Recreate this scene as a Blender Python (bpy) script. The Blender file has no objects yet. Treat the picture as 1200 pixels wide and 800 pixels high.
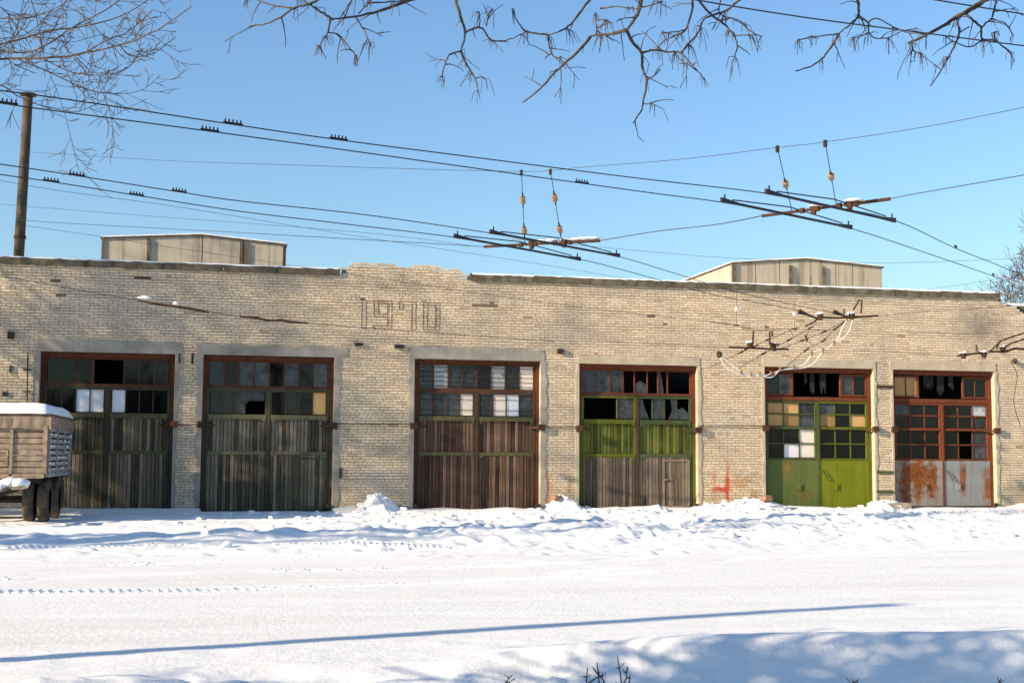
import bpy, math, random
import numpy as np
from mathutils import Vector, Matrix
random.seed(7); rng = np.random.default_rng(11)
sc = bpy.context.scene
col = sc.collection
R = math.radians

# ------------------------------------------------------------------ camera
FPX, YAW, PITCH, ROLL = 1520.5, 0.218, 0.0875, 0.0061
CAM = np.array([0.0, -38.12, 1.664])
_f = np.array([math.sin(YAW)*math.cos(PITCH), math.cos(YAW)*math.cos(PITCH), math.sin(PITCH)])
_r = np.array([math.cos(YAW), -math.sin(YAW), 0.0]); _u = np.cross(_r, _f)
_r, _u = _r*math.cos(ROLL)+_u*math.sin(ROLL), _u*math.cos(ROLL)-_r*math.sin(ROLL)
cd = bpy.data.cameras.new('camera'); cam = bpy.data.objects.new('camera', cd); col.objects.link(cam)
cd.sensor_width = 36; cd.lens = FPX/1200*36; cd.clip_start = 0.05; cd.clip_end = 3000
cam.matrix_world = Matrix(((_r[0], _u[0], -_f[0], CAM[0]), (_r[1], _u[1], -_f[1], CAM[1]), (_r[2], _u[2], -_f[2], CAM[2]), (0, 0, 0, 1)))
sc.camera = cam

# ------------------------------------------------------------------ light
SUN_EL, SUN_AZ = R(20), R(16)           # azimuth: how far the light turns from the facade line towards it
L = Vector((math.cos(SUN_EL)*math.cos(SUN_AZ), math.cos(SUN_EL)*math.sin(SUN_AZ), -math.sin(SUN_EL)))
w = bpy.data.worlds.new('World'); sc.world = w; w.use_nodes = True
nt = w.node_tree; sky = nt.nodes.new('ShaderNodeTexSky'); sky.sky_type = 'NISHITA'; sky.sun_disc = False
sky.sun_elevation = SUN_EL; sky.sun_rotation = math.atan2(-L.x, -L.y)
sky.air_density = 1.3; sky.dust_density = 0.6; sky.ozone_density = 5.5; sky.altitude = 0
bg = nt.nodes['Background']; bg.inputs['Strength'].default_value = 0.105
nt.links.new(sky.outputs[0], bg.inputs[0])
sd = bpy.data.lights.new('sun', 'SUN'); sd.energy = 5.0; sd.angle = R(0.53); sd.color = (1.0, 0.83, 0.60)
so = bpy.data.objects.new('sun', sd); col.objects.link(so)
so.rotation_euler = L.to_track_quat('-Z', 'Y').to_euler(); so.location = (-30, -20, 30)
sc.view_settings.view_transform = 'Standard'; sc.view_settings.look = 'None'
sc.view_settings.gamma = 1.0; sc.view_settings.use_curve_mapping = False
sc.view_settings.exposure = 1.0
sc.render.engine = 'CYCLES'
sc.render.resolution_x, sc.render.resolution_y = 1024, 682

# ------------------------------------------------------------------ surveying helpers (survey unit: 1/1520 rad)
def ray(a, b): return _f + (a-600)/FPX*_r + (400-b)/FPX*_u
def fac(a, b, y=0.0):
    d = ray(a, b); return CAM + d*((y-CAM[1])/d[1])
def atz(a, b, z):
    d = ray(a, b); return CAM + d*((z-CAM[2])/d[2])
def dep(a, b, dist): return CAM + ray(a, b)*dist

# ------------------------------------------------------------------ materials
MATS = {}
def nodes(name):
    m = bpy.data.materials.new(name); m.use_nodes = True; MATS[name] = m
    t = m.node_tree; return m, t, t.nodes['Principled BSDF']
def nn(t, kind, **kw):
    n = t.nodes.new(kind)
    for k, v in kw.items():
        if k in n.inputs: n.inputs[k].default_value = v
        else: setattr(n, k, v)
    return n
def wpos(t, scale):
    g = nn(t, 'ShaderNodeNewGeometry'); m = nn(t, 'ShaderNodeMapping'); m.inputs['Scale'].default_value = scale
    t.links.new(g.outputs['Position'], m.inputs[0]); return m.outputs[0]
def noise(t, vec, scale=5, detail=4, rough=0.6):
    n = nn(t, 'ShaderNodeTexNoise'); n.inputs['Scale'].default_value = scale; n.inputs['Detail'].default_value = detail
    n.inputs['Roughness'].default_value = rough; t.links.new(vec, n.inputs['Vector']); return n.outputs['Fac']
def ramp(t, fac_, stops):
    r = nn(t, 'ShaderNodeValToRGB'); e = r.color_ramp.elements
    while len(e) < len(stops): e.new(0.5)
    for el, (p, c) in zip(e, stops): el.position = p; el.color = (c[0], c[1], c[2], 1)
    t.links.new(fac_, r.inputs[0]); return r.outputs[0]
def fr(t, fac_, a, b):
    m = nn(t, 'ShaderNodeMapRange'); m.inputs[1].default_value = a; m.inputs[2].default_value = b
    t.links.new(fac_, m.inputs[0]); return m.outputs[0]
def mix(t, f_, a, b, mode='MIX'):
    m = nn(t, 'ShaderNodeMix'); m.data_type = 'RGBA'; m.blend_type = mode
    for k, v in (('A', a), ('B', b)):
        s = [i for i in m.inputs if i.name == k and i.type == 'RGBA'][0]
        if isinstance(v, (tuple, list)): s.default_value = (v[0], v[1], v[2], 1)
        else: t.links.new(v, s)
    s = m.inputs[0]
    if isinstance(f_, (int, float)): s.default_value = f_
    else: t.links.new(f_, s)
    return [o for o in m.outputs if o.type == 'RGBA'][0]
def mul(t, a, b):
    m = nn(t, 'ShaderNodeMath'); m.operation = 'MULTIPLY'
    for i, v in enumerate((a, b)):
        if isinstance(v, (int, float)): m.inputs[i].default_value = v
        else: t.links.new(v, m.inputs[i])
    return m.outputs[0]
def bump(t, p, h, strength=0.3, dist=0.02):
    b = nn(t, 'ShaderNodeBump'); b.inputs['Strength'].default_value = strength; b.inputs['Distance'].default_value = dist
    t.links.new(h, b.inputs['Height']); t.links.new(b.outputs[0], p.inputs['Normal'])
def simple(name, c, rough=0.7, metal=0.0, var=0.25, scale=6.0, spec=0.3):
    m, t, p = nodes(name)
    n = noise(t, wpos(t, (1, 1, 1)), scale, 5)
    d = tuple(x*(1-var) for x in c); l = tuple(min(1, x*(1+var)) for x in c)
    t.links.new(ramp(t, n, [(0.3, d), (0.7, l)]), p.inputs['Base Color'])
    p.inputs['Roughness'].default_value = rough; p.inputs['Metallic'].default_value = metal
    p.inputs['Specular IOR Level'].default_value = spec
    return m
def spot(t, cx, cz, rx, rz, seed_scale=3.0, soft=.5):
    """soft stain round a place on the facade, its outline broken up by noise"""
    g = nn(t, 'ShaderNodeNewGeometry'); mp = nn(t, 'ShaderNodeMapping', vector_type='POINT')
    mp.inputs['Location'].default_value = (-cx/rx, 0, -cz/rz); mp.inputs['Scale'].default_value = (1/rx, 0, 1/rz)
    t.links.new(g.outputs['Position'], mp.inputs[0])
    ln = nn(t, 'ShaderNodeVectorMath', operation='LENGTH'); t.links.new(mp.outputs[0], ln.inputs[0])
    n = noise(t, wpos(t, (1, 1, 1)), seed_scale, 5)
    a = nn(t, 'ShaderNodeMath', operation='MULTIPLY_ADD'); t.links.new(n, a.inputs[0]); a.inputs[1].default_value = 1.4
    t.links.new(ln.outputs['Value'], a.inputs[2])
    m = nn(t, 'ShaderNodeMapRange'); m.inputs[1].default_value = 1.25+soft; m.inputs[2].default_value = 1.25-soft
    t.links.new(a.outputs[0], m.inputs[0]); return m.outputs[0]

def brick_mat():
    m, t, p = nodes('silicate_brick')
    at = nn(t, 'ShaderNodeAttribute'); at.attribute_name = 'tint'
    c = ramp(t, at.outputs['Fac'], [(0.0, (.33, .235, .145)), (0.15, (.47, .365, .24)), (0.5, (.585, .47, .325)), (0.85, (.66, .545, .39)), (1.0, (.64, .49, .33))])
    big = noise(t, wpos(t, (.35, 1, .5)), 1.0, 5)
    c = mix(t, mul(t, fr(t, big, .50, .75), .8), c, (.40, .34, .26))
    stk = noise(t, wpos(t, (2.2, 1, .16)), 1.0, 4)
    c = mix(t, mul(t, fr(t, stk, .55, .8), .55), c, (.30, .26, .21))
    # soot and damp stains of their own shape
    for (x, z, rx, rz, k, cc) in ((7.7, 6.5, 1.5, .6, .6, (.24, .22, .19)), (5.2, 6.7, 1.8, .4, .6, (.26, .22, .18)), (24.2, 6.0, 1.2, .95, .75, (.17, .15, .13)),
                                  (4.4, .9, .9, .8, .5, (.42, .42, .38)), (4.6, 1.8, .6, .25, .6, (.27, .23, .17)), (10.0, 2.3, .5, 1.5, .3, (.46, .40, .30)), (3.9, 3.0, .8, 1.2, .3, (.40, .42, .36)),
                                  (11.6, 6.7, 2.2, .35, .4, (.30, .27, .22)), (-3.0, 5.6, 4.5, 1.6, .35, (.36, .34, .31)), (15.4, 2.8, .9, .7, .3, (.40, .41, .36)),
                                  (10.0, .15, 1.0, .5, .6, (.30, .24, .17)), (4.3, .1, 1.4, .45, .55, (.30, .25, .19)), (15.4, .2, 1.2, .4, .5, (.33, .26, .18)), (25.6, .3, .9, .6, .6, (.28, .22, .16)), (9.9, 5.2, 2.5, .5, .35, (.36, .31, .25)), (1.5, 6.6, 2.6, .35, .4, (.33, .29, .24)), (19.0, 6.75, 2.8, .28, .5, (.30, .26, .2)), (14.9, 5.0, .8, 1.2, .3, (.42, .36, .27))):
        c = mix(t, mul(t, spot(t, x, z, rx, rz), k), c, cc)
    # sprayed paint
    g = noise(t, wpos(t, (1, 1, 1)), 9, 4)
    for (x, z, rx, rz, k, cc) in ((15.32, .80, .13, .95, .9, (.50, .045, .02)), (15.12, .66, .50, .14, .9, (.50, .04, .02)), (15.75, .85, .55, .34, .55, (.42, .21, .05)),
                                  (14.9, .85, .11, .75, .5, (.5, .09, .04)), (16.2, .5, .16, .3, .6, (.40, .17, .04)), (9.5, .55, .3, .9, .6, (.5, .14, .11)), (10.25, .75, .12, .4, .5, (.33, .16, .06))):
        c = mix(t, mul(t, spot(t, x, z, rx, rz, 6.0, .28), k), c, cc)
    t.links.new(c, p.inputs['Base Color']); p.inputs['Roughness'].default_value = .92; p.inputs['Specular IOR Level'].default_value = .15
    bump(t, p, noise(t, wpos(t, (1, 1, 1)), 45, 3), .25, .002)
    return m
brick_mat()
simple('mortar', (.145, .11, .075), .95, var=.35, scale=3)
def render_mat(name, c, d):
    m, t, p = nodes(name)
    n = noise(t, wpos(t, (1, 1, 1)), 1.6, 6, .65)
    cc = ramp(t, n, [(0.3, d), (0.6, c)])
    s = noise(t, wpos(t, (5, 1, .5)), 1.0, 3)
    cc = mix(t, mul(t, fr(t, s, .55, .75), .4), cc, tuple(x*.55 for x in c))
    t.links.new(cc, p.inputs['Base Color']); p.inputs['Roughness'].default_value = .95
    bump(t, p, noise(t, wpos(t, (1, 1, 1)), 22, 6), .6, .015)
render_mat('cement_render', (.33, .295, .245), (.21, .185, .15))
render_mat('cream_render', (.47, .395, .285), (.32, .265, .19))
def coping_mat():
    m, t, p = nodes('mossy_concrete')
    n = noise(t, wpos(t, (1, 1, 1)), 3.5, 7, .7)
    c = ramp(t, n, [(.25, (.03, .024, .015)), (.45, (.085, .068, .042)), (.65, (.16, .135, .095)), (.8, (.12, .10, .04))])
    t.links.new(c, p.inputs['Base Color']); p.inputs['Roughness'].default_value = .95
    bump(t, p, n, .6, .03)
coping_mat()
def panel_mat():
    m, t, p = nodes('concrete_panel')
    s = noise(t, wpos(t, (2.6, 1, .12)), 1.0, 5, .7)
    n = noise(t, wpos(t, (1, 1, 1)), 2.0, 6)
    c = ramp(t, s, [(.36, (.10, .075, .042)), (.43, (.30, .25, .18)), (.52, (.43, .37, .28)), (.60, (.36, .29, .19)), (.66, (.16, .115, .045))])
    c = mix(t, mul(t, fr(t, n, .5, .8), .5), c, (.30, .27, .22))
    oi = nn(t, 'ShaderNodeObjectInfo')
    c = mix(t, mul(t, oi.outputs['Random'], .3), c, (.30, .26, .2))
    t.links.new(c, p.inputs['Base Color']); p.inputs['Roughness'].default_value = .9
    bump(t, p, n, .3, .02)
panel_mat()
def wood_mat(name, dark, mid, light, stain=None, k=0.5):
    m, t, p = nodes(name)
    oi = nn(t, 'ShaderNodeObjectInfo')
    g = noise(t, wpos(t, (34, 34, 1.4)), 1.0, 5, .65)
    a = nn(t, 'ShaderNodeMath', operation='MULTIPLY_ADD'); t.links.new(oi.outputs['Random'], a.inputs[0]); a.inputs[1].default_value = .56
    sub = nn(t, 'ShaderNodeMath', operation='SUBTRACT'); t.links.new(g, sub.inputs[0]); sub.inputs[1].default_value = .28
    t.links.new(sub.outputs[0], a.inputs[2])
    c = ramp(t, a.outputs[0], [(.25, dark), (.5, mid), (.78, light)])
    if stain:
        c = mix(t, mul(t, fr(t, noise(t, wpos(t, (1.2, 1, 1)), 1.3, 6, .7), .42, .62), k), c, stain)
    # weathered bottoms of the boards
    sp = nn(t, 'ShaderNodeSeparateXYZ'); ge = nn(t, 'ShaderNodeNewGeometry'); t.links.new(ge.outputs['Position'], sp.inputs[0])
    t.links.new(c, p.inputs['Base Color']); p.inputs['Roughness'].default_value = .85; p.inputs['Specular IOR Level'].default_value = .25
    bump(t, p, g, .5, .01)
wood_mat('olive_boards', (.035, .026, .016), (.135, .107, .068), (.26, .21, .14), (.085, .078, .042), .35)
wood_mat('grey_boards', (.042, .031, .019), (.16, .13, .082), (.25, .215, .15), (.075, .075, .042), .35)
wood_mat('brown_boards', (.026, .013, .009), (.092, .05, .031), (.20, .125, .082), (.07, .05, .04), .4)
wood_mat('green_boards', (.02, .024, .004), (.07, .082, .009), (.135, .145, .026), (.10, .12, .03), .5)
wood_mat('bare_boards', (.045, .032, .022), (.135, .10, .07), (.25, .19, .14), (.07, .06, .045), .4)
def paint_metal(name, c, rust=(.16, .055, .018), lo=.55, hi=.68, rough=.55, sc_=2.0, spots=()):
    m, t, p = nodes(name)
    n = noise(t, wpos(t, (1, 1, .45)), sc_, 7, .68)
    v = noise(t, wpos(t, (1, 1, 1)), .9, 4)
    base = mix(t, v, tuple(x*.72 for x in c), tuple(min(1, x*1.25) for x in c))
    f_ = fr(t, n, lo, hi)
    rr = ramp(t, noise(t, wpos(t, (1, 1, .6)), 9, 5), [(.3, tuple(x*.55 for x in rust)), (.7, tuple(x*1.5 for x in rust))])
    cc = mix(t, f_, base, rr)
    st_ = noise(t, wpos(t, (7, 1, .5)), 1.0, 6, .7); cc = mix(t, mul(t, fr(t, st_, .48, .74), .55), cc, tuple(x*.38 for x in c))
    for (x, z, rx, rz, k) in spots:
        cc = mix(t, mul(t, spot(t, x, z, rx, rz, 5.0, .2), k), cc, rr)
    t.links.new(cc, p.inputs['Base Color']); p.inputs['Roughness'].default_value = rough
    p.inputs['Specular IOR Level'].default_value = .15
    bump(t, p, n, .25, .01)
paint_metal('rusty_steel', (.115, .038, .018), (.07, .028, .014), .45, .65, .8)
paint_metal('red_lead_frame', (.155, .042, .018), (.10, .038, .018), .48, .7, .75)
paint_metal('olive_frame', (.055, .054, .033), (.06, .035, .018), .5, .66, .75)
paint_metal('moss_frame', (.07, .066, .038), (.075, .038, .018), .5, .68, .75)
paint_metal('rail_moss', (.15, .14, .075), (.07, .045, .02), .55, .75, .8)
paint_metal('rail_olive', (.10, .095, .045), (.07, .04, .02), .5, .7, .8)
paint_metal('brown_frame', (.065, .042, .028), (.09, .035, .016), .5, .7, .8)
paint_metal('green_frame', (.10, .115, .012), (.09, .06, .02), .55, .75, .65)
paint_metal('dark_green_frame', (.065, .085, .032), (.09, .05, .018), .55, .72, .65)
paint_metal('shaded_teal_sheet', (.10, .125, .035), (.17, .10, .02), .58, .78, .55, 1.2, ((17.4, 1.3, .35, .45, .7), (18.0, .5, .5, .35, .5)))  # darker green: jamb shade on the left leaf put into the paint colour
paint_metal('lime_sheet', (.15, .172, .008), (.20, .16, .03), .62, .85, .5, 1.2)
paint_metal('rust_patched_sheet', (.25, .23, .20), (.17, .052, .012), .66, .8, .7, 1.6,
            ((21.5, .82, .34, 1.3, .95), (21.95, .9, .36, 1.2, .95), (22.42, .95, .36, 1.2, .95), (21.9, 1.15, 1.1, .7, .9)))
paint_metal('grey_sheet', (.23, .24, .235), (.19, .06, .014), .64, .78, .6, 1.6, ((23.55, 1.0, .2, 1.0, .9), (24.5, .7, .42, 1.0, .9)))
paint_metal('dark_iron', (.035, .03, .027), (.06, .028, .016), .5, .75, .6)
paint_metal('rusty_iron', (.045, .028, .018), (.09, .038, .016), .42, .65, .8)
simple('wire_black', (.018, .018, .02), .5, .2, .2)
simple('thin_wire', (.06, .06, .065), .5, .4, .2)
simple('white_cable', (.62, .60, .55), .6, 0, .15)
simple('porcelain', (.24, .135, .06), .3, 0, .3, 20, .5)
simple('porcelain_white', (.72, .68, .6), .3, 0, .15, 20, .5)
simple('white_board', (.66, .68, .72), .6, 0, .06, 3)
simple('pink_board', (.66, .62, .64), .6, 0, .06, 3)
simple('cream_board', (.68, .60, .50), .6, 0, .08, 3)
simple('curtain_cloth', (.02, .017, .015), .95, 0, .5, 5)
simple('interior_wall', (.10, .095, .09), .95, 0, .3, 1)
simple('rubber', (.085, .07, .055), .9, 0, .4, 5, .2)
simple('rim_steel', (.10, .085, .07), .7, .2, .4)
simple('tarpaulin', (.25, .19, .135), .85, 0, .35, 3.0)
simple('trailer_wood', (.26, .20, .145), .85, 0, .4, 7)
simple('frosted_wood', (.33, .32, .33), .9, 0, .55, 14)
simple('bark', (.13, .10, .075), .95, 0, .5, 9)
simple('twig_bark', (.085, .057, .038), .9, 0, .4, 9)
simple('dark_bark', (.055, .042, .032), .9, 0, .5, 30)
simple('dry_stalk', (.10, .07, .045), .95, 0, .4, 30)
simple('kerb_concrete', (.33, .27, .21), .95, 0, .3, 6)
simple('red_brick', (.28, .16, .10), .95, 0, .3, 9)
simple('mast_steel', (.07, .05, .033), .75, .2, .55, 2.5)
def glass_mat(name, dirt, c, tr):
    m, t, p = nodes(name); out = t.nodes['Material Output']
    d = nn(t, 'ShaderNodeBsdfDiffuse')
    n = noise(t, wpos(t, (1, 1, 1)), 4.5, 6, .7)
    oi = nn(t, 'ShaderNodeObjectInfo')
    t.links.new(mix(t, oi.outputs['Random'], tuple(x*.5 for x in c), tuple(x*1.5 for x in c)), d.inputs[0])
    tp = nn(t, 'ShaderNodeBsdfTransparent'); tp.inputs[0].default_value = (.75, .8, .8, 1)
    gl = nn(t, 'ShaderNodeBsdfGlossy'); gl.inputs['Roughness'].default_value = .04
    m1 = nn(t, 'ShaderNodeMixShader'); t.links.new(fr(t, n, .25, .25+1.0/max(dirt, .01)), m1.inputs[0])
    t.links.new(tp.outputs[0], m1.inputs[1]); t.links.new(d.outputs[0], m1.inputs[2])
    f_ = nn(t, 'ShaderNodeFresnel'); f_.inputs[0].default_value = 1.36
    m2 = nn(t, 'ShaderNodeMixShader'); t.links.new(f_.outputs[0], m2.inputs[0])
    t.links.new(m1.outputs[0], m2.inputs[1]); t.links.new(gl.outputs[0], m2.inputs[2])
    t.links.new(m2.outputs[0], out.inputs[0]); t.nodes.remove(p)
glass_mat('dark_glass', .6, (.022, .026, .03), 1)
glass_mat('dusty_glass', 1.5, (.105, .115, .125), 1)
glass_mat('pale_glass', 4.5, (.42, .44, .45), 1)
glass_mat('amber_lit_glass', 6.0, (.42, .25, .10), 1)  # amber colour stands in for the sunlit interior seen through the panes
def snow_mat(name, bumps=True):
    m, t, p = nodes(name)
    n = noise(t, wpos(t, (1, 1, 1)), .8, 5)
    t.links.new(ramp(t, n, [(.3, (.80, .80, .80)), (.7, (.90, .90, .90))]), p.inputs['Base Color'])
    p.inputs['Roughness'].default_value = .75; p.inputs['Specular IOR Level'].default_value = .25
    if bumps:
        b = noise(t, wpos(t, (1, 1, 1)), 14, 8, .75); bump(t, p, b, .55, .03)
    return m
snow_mat('snow')
def snow_ground():
    m = snow_mat('packed_snow'); t = m.node_tree; p = t.nodes['Principled BSDF']
    a = nn(t, 'ShaderNodeAttribute'); a.attribute_name = 'dirt'
    n = noise(t, wpos(t, (.25, 2.2, 1)), 1.2, 6, .7)
    c0 = ramp(t, n, [(.3, (.77, .76, .745)), (.6, (.82, .815, .805)), (.8, (.85, .85, .85))])
    c = mix(t, a.outputs['Fac'], c0, (.60, .53, .45))
    sp = noise(t, wpos(t, (1, 1, 1)), 4.5, 2, .5)
    c = mix(t, mul(t, fr(t, sp, .77, .80), .7), c, (.25, .20, .15))
    t.links.new(c, p.inputs['Base Color'])
snow_ground()

# ------------------------------------------------------------------ mesh helpers
ORIGIN = {}
def link(name, me, parent=None):
    o = bpy.data.objects.new(name, me); col.objects.link(o)
    if parent is not None: o.parent = parent; ORIGIN[o.name] = ORIGIN[parent.name]
    else: ORIGIN[o.name] = np.zeros(3)
    return o
def tag(o, label=None, cat=None, group=None, kind=None):
    if label: o['label'] = label
    if cat: o['category'] = cat
    if group: o['group'] = group
    if kind: o['kind'] = kind
    return o
def thing(name, loc, label, cat, group=None):
    o = bpy.data.objects.new(name, None); col.objects.link(o); o.location = loc; o.empty_display_size = .2
    ORIGIN[o.name] = np.array(loc, float); return tag(o, label, cat, group)
class MB:
    def __init__(s): s.v = []; s.f = []
    def add(s, vs, fs):
        b = len(s.v); s.v += [tuple(map(float, q)) for q in vs]; s.f += [tuple(b+i for i in q) for q in fs]; return s
    def box(s, x0, x1, y0, y1, z0, z1):
        return s.add([(x0, y0, z0), (x1, y0, z0), (x1, y1, z0), (x0, y1, z0), (x0, y0, z1), (x1, y0, z1), (x1, y1, z1), (x0, y1, z1)],
                     [(0, 3, 2, 1), (4, 5, 6, 7), (0, 1, 5, 4), (1, 2, 6, 5), (2, 3, 7, 6), (3, 0, 4, 7)])
    def prism(s, outline, y0, y1):       # outline in x,z; extruded along y
        n = len(outline)
        vs = [(x, y0, z) for x, z in outline]+[(x, y1, z) for x, z in outline]
        return s.add(vs, [tuple(range(n)), tuple(range(2*n-1, n-1, -1))]+[((i+1) % n, i, n+i, n+(i+1) % n) for i in range(n)])
    def bar(s, a, b, wdt, hgt=None):     # square bar between two points
        hgt = hgt or wdt; a = Vector(a); b = Vector(b); d = (b-a).normalized()
        up = Vector((0, 0, 1)) if abs(d.z) < .95 else Vector((0, 1, 0))
        sx = d.cross(up).normalized()*wdt/2; sz = sx.cross(d).normalized()*hgt/2
        q = [a-sx-sz, a+sx-sz, a+sx+sz, a-sx+sz, b-sx-sz, b+sx-sz, b+sx+sz, b-sx+sz]
        return s.add(q, [(0, 1, 2, 3), (7, 6, 5, 4), (0, 4, 5, 1), (1, 5, 6, 2), (2, 6, 7, 3), (3, 7, 4, 0)])
    def prism_bar(s, a, d, ln):          # wedge-shaped shoe that tapers along d
        a = Vector(map(float, a)); d = Vector(map(float, d)); sd_ = d.cross(Vector((0, 0, 1))).normalized()*.022; up = Vector((0, 0, 1))
        q = [a-sd_-up*.03, a+sd_-up*.03, a+sd_+up*.055, a-sd_+up*.055, a+d*ln-sd_-up*.02, a+d*ln+sd_-up*.02, a+d*ln+sd_+up*.022, a+d*ln-sd_+up*.022]
        return s.add(q, [(0, 1, 2, 3), (7, 6, 5, 4), (0, 4, 5, 1), (1, 5, 6, 2), (2, 6, 7, 3), (3, 7, 4, 0)])
    def tube(s, pts, rad, n=6, cap=True):
        pts = [Vector(map(float, p)) for p in pts]; m = len(pts)
        rad = rad if isinstance(rad, (list, tuple)) else [rad]*m
        d = (pts[1]-pts[0]).normalized(); ref = Vector((0, 0, 1)) if abs(d.z) < .9 else Vector((1, 0, 0))
        nx = d.cross(ref).normalized(); vs = []
        for i, p in enumerate(pts):
            d = (pts[min(i+1, m-1)]-pts[max(i-1, 0)])
            d = d.normalized() if d.length > 1e-9 else Vector((0, 0, 1))
            nx = (nx-d*nx.dot(d)); nx = nx.normalized() if nx.length > 1e-6 else d.orthogonal().normalized()
            ny = d.cross(nx)
            for k in range(n):
                a = 2*math.pi*k/n; vs.append(p+(nx*math.cos(a)+ny*math.sin(a))*rad[i])
        fs = [(i*n+k, i*n+(k+1) % n, (i+1)*n+(k+1) % n, (i+1)*n+k) for i in range(m-1) for k in range(n)]
        if cap: fs += [tuple(range(n-1, -1, -1)), tuple(range((m-1)*n, m*n))]
        return s.add(vs, fs)
    def blob(s, c, r, seed=0, n=10, m=6, rough=.25):
        g = random.Random(seed); vs = []; fs = []
        for j in range(m+1):
            for i in range(n):
                a = 2*math.pi*i/n; b = math.pi*(j/m-.5); q = 1+(g.random()-.5)*2*rough*(0 if j in (0, m) else 1)
                vs.append((c[0]+r[0]*math.cos(a)*math.cos(b)*q, c[1]+r[1]*math.sin(a)*math.cos(b)*q, c[2]+r[2]*math.sin(b)*q))
        for j in range(m):
            for i in range(n): fs.append((j*n+i, j*n+(i+1) % n, (j+1)*n+(i+1) % n, (j+1)*n+i))
        return s.add(vs, fs)
    def mesh(s, name, mat, org, smooth=False):
        me = bpy.data.meshes.new(name); me.from_pydata([(a-org[0], b-org[1], c-org[2]) for a, b, c in s.v], [], s.f)
        me.materials.append(MATS[mat])
        if smooth: me.polygons.foreach_set('use_smooth', [True]*len(me.polygons))
        me.update(); return me
    def build(s, name, mat, parent=None, smooth=False):
        org = ORIGIN[parent.name] if parent is not None else np.zeros(3)
        return link(name, s.mesh(name, mat, org, smooth), parent)
def np_mesh(name, verts, quads, mat, smooth=False):
    me = bpy.data.meshes.new(name); nv, nf = len(verts), len(quads)
    me.vertices.add(nv); me.vertices.foreach_set('co', np.asarray(verts, np.float32).ravel())
    me.loops.add(nf*4); me.loops.foreach_set('vertex_index', np.asarray(quads, np.int32).ravel())
    me.polygons.add(nf); me.polygons.foreach_set('loop_start', np.arange(0, nf*4, 4, dtype=np.int32))
    me.polygons.foreach_set('loop_total', np.full(nf, 4, np.int32))
    me.polygons.foreach_set('use_smooth', np.full(nf, bool(smooth)))
    me.update(calc_edges=True); me.validate(); me.materials.append(MATS[mat]); return me

# value noise
def vnoise(x, y, seed=0):
    xi = np.floor(x).astype(np.int64); yi = np.floor(y).astype(np.int64); xf = x-xi; yf = y-yi
    def h(a, b):
        n = (a*374761393+b*668265263+seed*982451653) & 0x7fffffff
        n = ((n ^ (n >> 13))*1274126177) & 0x7fffffff
        return ((n ^ (n >> 16)) & 0xffff)/65535.0
    u = xf*xf*(3-2*xf); v = yf*yf*(3-2*yf)
    return (h(xi, yi)*(1-u)+h(xi+1, yi)*u)*(1-v)+(h(xi, yi+1)*(1-u)+h(xi+1, yi+1)*u)*v
def fbm(x, y, seed=0, o=4):
    s = 0; a = .5
    for i in range(o): s = s+a*(vnoise(x*2**i, y*2**i, seed+i*17)-.5); a *= .55
    return s
def sstep(a, b, x):
    t = np.clip((x-a)/(b-a), 0, 1); return t*t*(3-2*t)

# ------------------------------------------------------------------ snow-covered ground
def axis(lo, hi, step, far_lo, far_hi):
    mid = np.arange(lo, hi+step/2, step); a = []; s = step; x = lo
    while x > far_lo: s *= 1.35; x -= s; a.append(x)
    b = []; s = step; x = hi
    while x < far_hi: s *= 1.35; x += s; b.append(x)
    return np.concatenate([a[::-1], mid, b])
XS = axis(-6.5, 26.5, .05, -400, 400); YS = axis(-30.2, .2, .042, -400, 400)
GX, GY = np.meshgrid(XS, YS)
near = np.exp(-np.clip(np.maximum(np.maximum(-6.5-GX, GX-26.5), np.maximum(-30.2-GY, GY-.2)), 0, None)/3)
Z = .05*fbm(GX*.12, GY*.2, 1, 3)
# verge in front of the gates: driven over, trampled, frozen lumps
tramp = sstep(-17.5, -13, GY+1.2*fbm(GX*.25, GY*.4, 5, 3))*(1-sstep(-2.6, -.8, GY))
side = .35+.65*sstep(1, 6, GX+2*fbm(GX*.4, GY*.4, 9, 2))
Z += tramp*side*(.34*fbm(GX*.75, GY*.5, 21, 4)+.17*np.abs(fbm(GX*2.1, GY*1.6, 33, 3)))
rid = np.exp(-((GY+11.9-.35*np.sin(GX*.7)-1.2*fbm(GX*.3, GY*0, 44, 2))/.75)**2)*sstep(-9, -3, GX)*(1-sstep(12, 18, GX))
Z += rid*(.10+.34*np.abs(fbm(GX*.8, GY*1.2, 51, 4)))
# lengthwise ruts of the yard
for yy, wd, dp in ((-3.4, .5, .05), (-5.3, .5, .05), (-7.6, .6, .06), (-9.4, .6, .05), (-14.3, .7, .045), (-16.2, .6, .03)):
    cl = yy+.25*np.sin(GX*.23+yy)+.5*fbm(GX*.15, GX*0+yy, 61, 2); d = (GY-cl)/wd
    Z += dp*(-np.exp(-d*d*4)+.7*np.exp(-(np.abs(d)-1)**2*6))*(.5+vnoise(GX*.5, GY*.2, 3))
# packed road
road = sstep(-26.8, -25.5, GY)*(1-sstep(-17.5, -15.5, GY))
Z += road*(.022*fbm(GX*.35, GY*2.2, 71, 4)+.010*fbm(GX*2, GY*5, 73, 3))
Z += (1-road)*(.03*fbm(GX*2.6, GY*2.6, 81, 4))
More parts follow.
